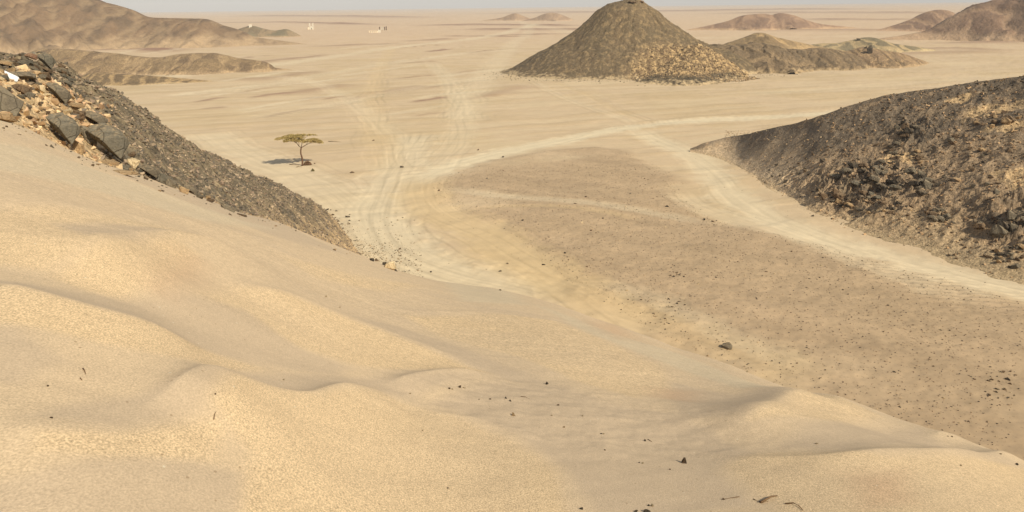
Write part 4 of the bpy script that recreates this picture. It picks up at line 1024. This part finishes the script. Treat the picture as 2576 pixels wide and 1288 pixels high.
t1 = rng.normal(0, 1, (N, 3)); t1[:, 2] *= .35; t1 /= np.linalg.norm(t1, axis=1)[:, None]
t2 = np.cross(t1, rng.normal(0, 1, (N, 3))); t2 /= np.linalg.norm(t2, axis=1)[:, None]
L = rng.uniform(.05, .10, (N, 1)); Wd = L*.45
V = np.stack([PV-t1*L, PV-t2*Wd, PV+t1*L, PV+t2*Wd], 1).reshape(-1, 3)
F = np.arange(N*4).reshape(-1, 4)
lc = lin((164, 142, 82))*np.ones((N, 3)); lc = mixc(lc, lin((188, 164, 106)), rng.random(N)); lc = mixc(lc, lin((116, 96, 56)), (rng.random(N) < .3)*.8)
MLF = NT('acacia_leaves'); MLF.l(MLF.attr('tint'), MLF.b.inputs['Base Color']); MLF.b.inputs['Roughness'].default_value = .7
crown = raw_mesh('crown', V, F, MLF.m, np.repeat(lc, 4, 0)); crown.parent = tree

def shrub(px, py, w, h, label, green=0.3, N=260):
    p, n, on = hit_px(px, py+h*.4); dist = (p-EYEV).length; W = w*SC*dist/FPX; H = h*SC*dist/FPX
    bm = bmesh.new(); r = random.Random(px)
    for i in range(N):
        a = r.uniform(0, 6.28); rr_ = W*.5*r.random()**.6; x, y = rr_*math.cos(a), rr_*math.sin(a)*.7
        z = H*r.uniform(.2, 1)*(1-(rr_/(W*.55))**2); l = H*.35; d = Vector((r.gauss(0, 1), r.gauss(0, 1), r.random())).normalized()
        b = d.orthogonal().normalized()*W*.03; c = Vector((x, y, max(z, .02)))
        vs = [bm.verts.new(c+k) for k in (-d*l*.5, b, d*l*.5, -b)]; bm.faces.new(vs)
    for i in range(14):
        a = r.uniform(0, 6.28); rr_ = W*.45*r.random()
        tube(bm, [(0, 0, 0), (rr_*.5*math.cos(a), rr_*.4*math.sin(a), H*.5), (rr_*math.cos(a), rr_*.7*math.sin(a), H*r.uniform(.4, .95))], [W*.02, W*.015, W*.008], 4)
    c = (110, 98, 58) if green > .2 else (112, 84, 58)
    o = bm_obj('shrub', bm, mat_flat('shrub_foliage', c, .3, 4), None, p, False)
    return tag(o, label, 'shrub')
shrub(774, 411, 20, 11, 'low brown shrub at the foot of the acacia trunk', .1, 500)
shrub(787, 428, 9, 7, 'small olive shrub just below and right of the acacia')
shrub(792, 411, 5, 4, 'tiny dark shrub right of the one at the trunk foot', .1, 90)
twig([(728, 414), (740, 415), (752, 416)], .9, 'fallen branch on the ground left of the acacia trunk', 'branch', 'dead_branch')
twig([(745, 421), (753, 420), (760, 421)], .8, 'fallen branch in front of the acacia trunk', 'branch', 'dead_branch')
twig([(826, 356), (842, 357), (858, 358)], .8, 'thin line of dead wood on the sand right of the acacia crown', 'branch', 'dead_branch')

# ------------------------------------------------------------------ far buildings
M_WHITE = mat_flat('whitewash', (200, 190, 168), .06, .6); M_CREAM = mat_flat('cream_plaster', (222, 204, 172), .06, .6)
M_DARK = mat_flat('dark_opening', (60, 50, 40), .1, 1); M_POST = mat_flat('weathered_post', (88, 70, 52), .2, 2)
def box(bm, x0, x1, y0, y1, z0, z1, bev=0.0):
    r = bmesh.ops.create_cube(bm, size=1); bmesh.ops.scale(bm, vec=(x1-x0, y1-y0, z1-z0), verts=r['verts'])
    bmesh.ops.translate(bm, vec=((x0+x1)/2, (y0+y1)/2, (z0+z1)/2), verts=r['verts'])
def root(name, label, cat, px, py, rz=0):
    p, n, on = hit_px(px, py); o = bpy.data.objects.new(name, None); COL.objects.link(o); o.location = p-Vector((0, 0, .05))
    o.rotation_euler = (0, 0, -math.atan2(p.x, p.y)+rz); tag(o, label, cat); return o, (p-EYEV).length
def part(name, boxes, mat, par):
    bm = bmesh.new()
    for b in boxes: box(bm, *b)
    return bm_obj(name, bm, mat, par, None, False)
t, D = root('white_tower_building', 'white square building with two slim towers on the far plain', 'building', 784, 74)
m = .78*SC*D/FPX
part('wall', [(-6.5*m, 6.5*m, -4*m, 4*m, 0, 9*m)], M_WHITE, t)
part('parapet', [(-6.9*m, 6.9*m, -4.4*m, -3.6*m, 8.6*m, 9.8*m)], M_WHITE, t)
for x in (-4.6*m, 4.6*m):
    tw = part('tower', [(x-1.7*m, x+1.7*m, -1.6*m, 1.6*m, 9*m, 18*m)], M_WHITE, t)
    part('cap', [(x-2.1*m, x+2.1*m, -2*m, 2*m, 18*m, 18.7*m)], M_WHITE, tw)
part('door', [(-1*m, 1*m, -4.15*m, -3.95*m, 0, 4*m)], M_DARK, t)
part('annex', [(-11*m, -6.6*m, -3*m, 3*m, 0, 6*m)], M_CREAM, t)
t, D = root('low_building', 'low cream building with a taller white block at its right end', 'building', 944, 82)
m = .82*SC*D/FPX
part('wall', [(-18*m, 8*m, -3*m, 3*m, 0, 5*m)], M_CREAM, t)
part('end_block', [(8.1*m, 16*m, -3.5*m, 3.5*m, 0, 8*m)], M_WHITE, t)
part('roof', [(-18.6*m, 8*m, -3.4*m, 3.4*m, 5*m, 5.6*m)], M_CREAM, t)
for i in range(4): part('window', [((-15+5.5*i)*m, (-13+5.5*i)*m, -3.2*m, -2.95*m, 1.2*m, 3.8*m)], M_DARK, t)
for i, (px, h, mt, lb) in enumerate([(955, 7, 'd', 'leftmost dark upright post behind the low cream building'), (960, 7, 'w', 'white upright post second from the left of the far row'), (964, 6, 'w', 'white upright post in the middle of the far row'), (968, 7, 'd', 'dark upright post second from the right of the far row'), (972, 8, 'd', 'rightmost dark upright post of the far row')]):
    p, n, on = hit_px(px, 76); m = SC*(p-EYEV).length/FPX; bm = bmesh.new()
    box(bm, -.9*m, .9*m, -.9*m, .9*m, -.2, h*m); box(bm, -1.3*m, 1.3*m, -1.3*m, 1.3*m, h*m, h*m+.6*m)
    tag(bm_obj('post', bm, M_POST if mt == 'd' else M_WHITE, None, p, False), lb, 'post', 'posts beside the low cream building')
t, D = root('white_hut', 'tiny white hut on top of the grey green hillock', 'hut', 630, 67)
m = SC*D/FPX
part('wall', [(-3.4*m, 3.4*m, -3*m, 3*m, -1, 5*m)], M_WHITE, t); part('roof', [(-3.9*m, 3.9*m, -3.4*m, 3.4*m, 5*m, 5.8*m)], M_CREAM, t)
# pinnacle on the low hill and block on the cone
rock(2187, 126, 12, 20, 'black', 'black rock pinnacle standing on the crest of the long low hill', 'rock_pinnacle', 'rock', None, True, 0, .1)
rock(2178, 119, 7, 8, 'black', 'dark rock left of the black pinnacle on the low hill', 'rock', 'rock')
rock(2158, 99, 12, 7, 'black', 'dark crag on the olive hill behind the black pinnacle', 'rock', 'rock', None)
rock(1592, 4, 22, 6, 'brown', 'brown summit block on top of the conical hill', 'summit_rock', 'rock', None, True, 0, .2)
rock(1614, 4, 12, 6, 'brown', 'smaller summit rock right of the main block on the conical hill', 'summit_rock', 'rock', None, True, 0, .2)
for px, py, w, h, lb in [(1296, 217, 20, 10, 'dark rock pair on the left flank low on the conical hill'), (2640-1000, 141, 8, 6, 'dark rock on the shoulder of the conical hill')][1:]:
    rock(px, py, w, h, 'brown', lb, 'rock', 'rock')

# ------------------------------------------------------------------ loose rubble nobody could count
TPL = []
for i in range(10):
    bm = hull(900+i, 9, 1.0, .35); bm.verts.index_update()
    TPL.append((np.array([v.co for v in bm.verts]), np.array([[v.index for v in f.verts] for f in bm.faces]))); bm.free()
def rubble(name, label, pts, sizes, cols, flat=(.45, .85)):
    Vs = []; Fs = []; Cs = []; off = 0
    for (x, y, z), s in zip(pts, sizes):
        tv, tf = TPL[rng.integers(len(TPL))]
        e = Euler(rng.uniform(-.5, .5, 2).tolist()+[rng.uniform(0, 6.28)]); M = np.array(e.to_matrix())
        v = (tv*[s*.5*rng.uniform(.8, 1.5), s*.5*rng.uniform(.6, 1.0), s*.5*rng.uniform(*flat)]) @ M.T + [x, y, z+s*.10]
        Vs.append(v); Fs.append(tf+off); off += len(v)
        c = lin(cols[rng.integers(len(cols))])*rng.uniform(.75, 1.25); Cs.append(np.tile(c, (len(v), 1)))
    o = raw_mesh(name, np.concatenate(Vs), np.concatenate(Fs), M_RUB, np.concatenate(Cs))
    return tag(o, label, 'rocks', None, 'stuff')
s_ = NT('rubble_rock'); nn_ = s_.noise(s_.coord(), 9, 4, .6); s_.l(s_.mul(s_.attr('tint'), s_.mapr(nn_, .3, .7, .8, 1.2)), s_.b.inputs['Base Color']); s_.bump(nn_, .03, .5); M_RUB = s_.m
def sample(N, a0, a1, r0, r1, ok, names):
    out = []; g = 0
    while len(out) < N and g < N*12:
        g += 1; a = rng.uniform(R(a0), R(a1)); r = math.sqrt(rng.uniform(r0*r0, r1*r1)); x, y = r*math.sin(a), r*math.cos(a)
        if rng.random() > ok(a, r, x, y): continue
        z, nm = drop(x, y)
        if nm in names: out.append((x, y, z))
    return out
def ok_spur(a, r, x, y):
    ec_, rc_, rn_ = spur_pars(a)
    if not (rn_-0.3 < r < rc_+1.5): return 0
    t = (r-rn_)/(rc_-rn_); sp = t < .5 and a < R(-28)
    return (.12 if sp else 1.0)*(1-.85*sst(R(-15), R(-11), a))
P_ = sample(19000, -36, -9.8, 22, 76, ok_spur, ('rocky_spur',))
rubble('rubble', 'dark angular scree covering the spur at the left', P_, .06+.26*rng.random(len(P_))**4.5, [(128, 112, 92), (108, 97, 81), (146, 127, 103), (96, 88, 76), (136, 115, 94), (164, 142, 114)])
def ok_s2(a, r, x, y):
    ec_, rc_, rn_ = spur_pars(a); t = (r-rn_)/(rc_-rn_)
    return 1.0 if -.02 < t < .55 else 0
P_ = sample(900, -36, -27, 22, 40, ok_s2, ('rocky_spur',))
rubble('rubble', 'tan and brown chips on the sandy patch between the boulders', P_, .10+.40*rng.random(len(P_))**2.5, [(196, 166, 124), (206, 178, 136), (170, 138, 100), (140, 112, 82), (186, 152, 116), (112, 100, 84)])
def ok_toe(a, r, x, y):
    d_ = segd(np.array([x]), np.array([y]), TOE)[0][0]; return math.exp(-(d_/3.0)**1.0)
TOE = np.array([[75*math.sin(R(-18.5)), 75*math.cos(R(-18.5))], [74*math.sin(R(-15)), 74*math.cos(R(-15))], [72*math.sin(R(-12.5)), 72*math.cos(R(-12.5))], [68*math.sin(R(-10.8)), 68*math.cos(R(-10.8))], [62*math.sin(R(-9.6)), 62*math.cos(R(-9.6))]])
P_ = sample(2200, -20, -7, 56, 84, ok_toe, ('ground',))
rubble('rubble', 'loose dark stones spilling from the toe of the spur', P_, .06+.20*rng.random(len(P_))**4, [(120, 104, 82), (146, 124, 96), (98, 88, 72)])
def ok_r(a, r, x, y):
    b = float((EYE-.1)/math.tan(np.interp(a, QA, QD))); return (sst(-3, 6, r-b)*.9+.1)**1.5 if b-1.0 < r < b+40 and a > R(15.5) else 0
P_ = sample(16000, 15, 36, 62, 145, ok_r, ('rocky_hillside', 'ground'))
PL = [p for p in P_ if math.atan2(p[0], p[1]) < R(21.5)+.03*rng.normal()]; PR = [p for p in P_ if p not in PL]
rubble('rubble', 'dusty brown gravel covering the tapering left end of the hillside', PL, .08+.26*rng.random(len(PL))**5, [(164, 140, 110), (138, 118, 94), (184, 158, 122), (110, 98, 80)])
rubble('rubble', 'dark brown broken stones covering the higher hillside at the right', PR, .10+.40*rng.random(len(PR))**5, [(136, 112, 84), (112, 94, 72), (158, 128, 94), (88, 76, 60), (178, 146, 108)])
def ok_g(a, r, x, y):
    g = inpoly(np.array([x]), np.array([y]), GRAV)[0]
    return (1.0 if r < 110 else .3) if g else .02
P_ = sample(15000, -6, 36, 36, 150, ok_g, ('ground',))
rubble('gravel', 'fine brown gravel strewn over the valley floor', P_, .05+.11*rng.random(len(P_))**2.5, [(112, 92, 72), (90, 76, 60), (140, 116, 88), (172, 148, 114), (74, 66, 56)])
CX, CY = G(1735, 205)
def ok_c(a, r, x, y): return 1.0 if math.hypot((x-CX-3)/20, (y-CY-9)/15) < 1 else .0
P_ = sample(5000, 0, 21, 222, 300, ok_c, tuple(o.name for o in bpy.data.objects if o.name.startswith('hill'))+('ground',))
rubble('rubble', 'pale broken rocks scattered over the foot of the conical hill', P_, .25+.65*rng.random(len(P_))**4, [(160, 134, 98), (132, 110, 82), (182, 154, 114), (106, 90, 70)])

P_ = sample(2500, -2, 21, 205, 300, lambda a, r, x, y: float(np.exp(-max(0, np.hypot((x-CX+12)/58, (y-CY-32)/40)-.80)*14)), tuple(o.name for o in bpy.data.objects if o.name.startswith('hill'))+('ground',))
rubble('rubble', 'dark olive stones littering the flanks of the conical hill', P_, .2+.5*rng.random(len(P_))**4, [(104, 92, 72), (88, 78, 62), (122, 106, 82)])
# ------------------------------------------------------------------ haze
bm = bmesh.new(); box(bm, -9500, 9500, -9500, 17000, -12, 150)
HZ = bpy.data.materials.new('haze'); HZ.use_nodes = True; ht = HZ.node_tree; ht.nodes.remove(ht.nodes['Principled BSDF'])
pv = ht.nodes.new('ShaderNodeVolumePrincipled'); pv.inputs['Color'].default_value = (1, .965, .92, 1); pv.inputs['Density'].default_value = 1.6e-4; pv.inputs['Anisotropy'].default_value = -.1
ht.links.new(pv.outputs[0], ht.nodes['Material Output'].inputs['Volume'])
hz = bm_obj('haze', bm, HZ, None, None, False); tag(hz, 'thin dusty haze over the whole plain', None, None, 'stuff')
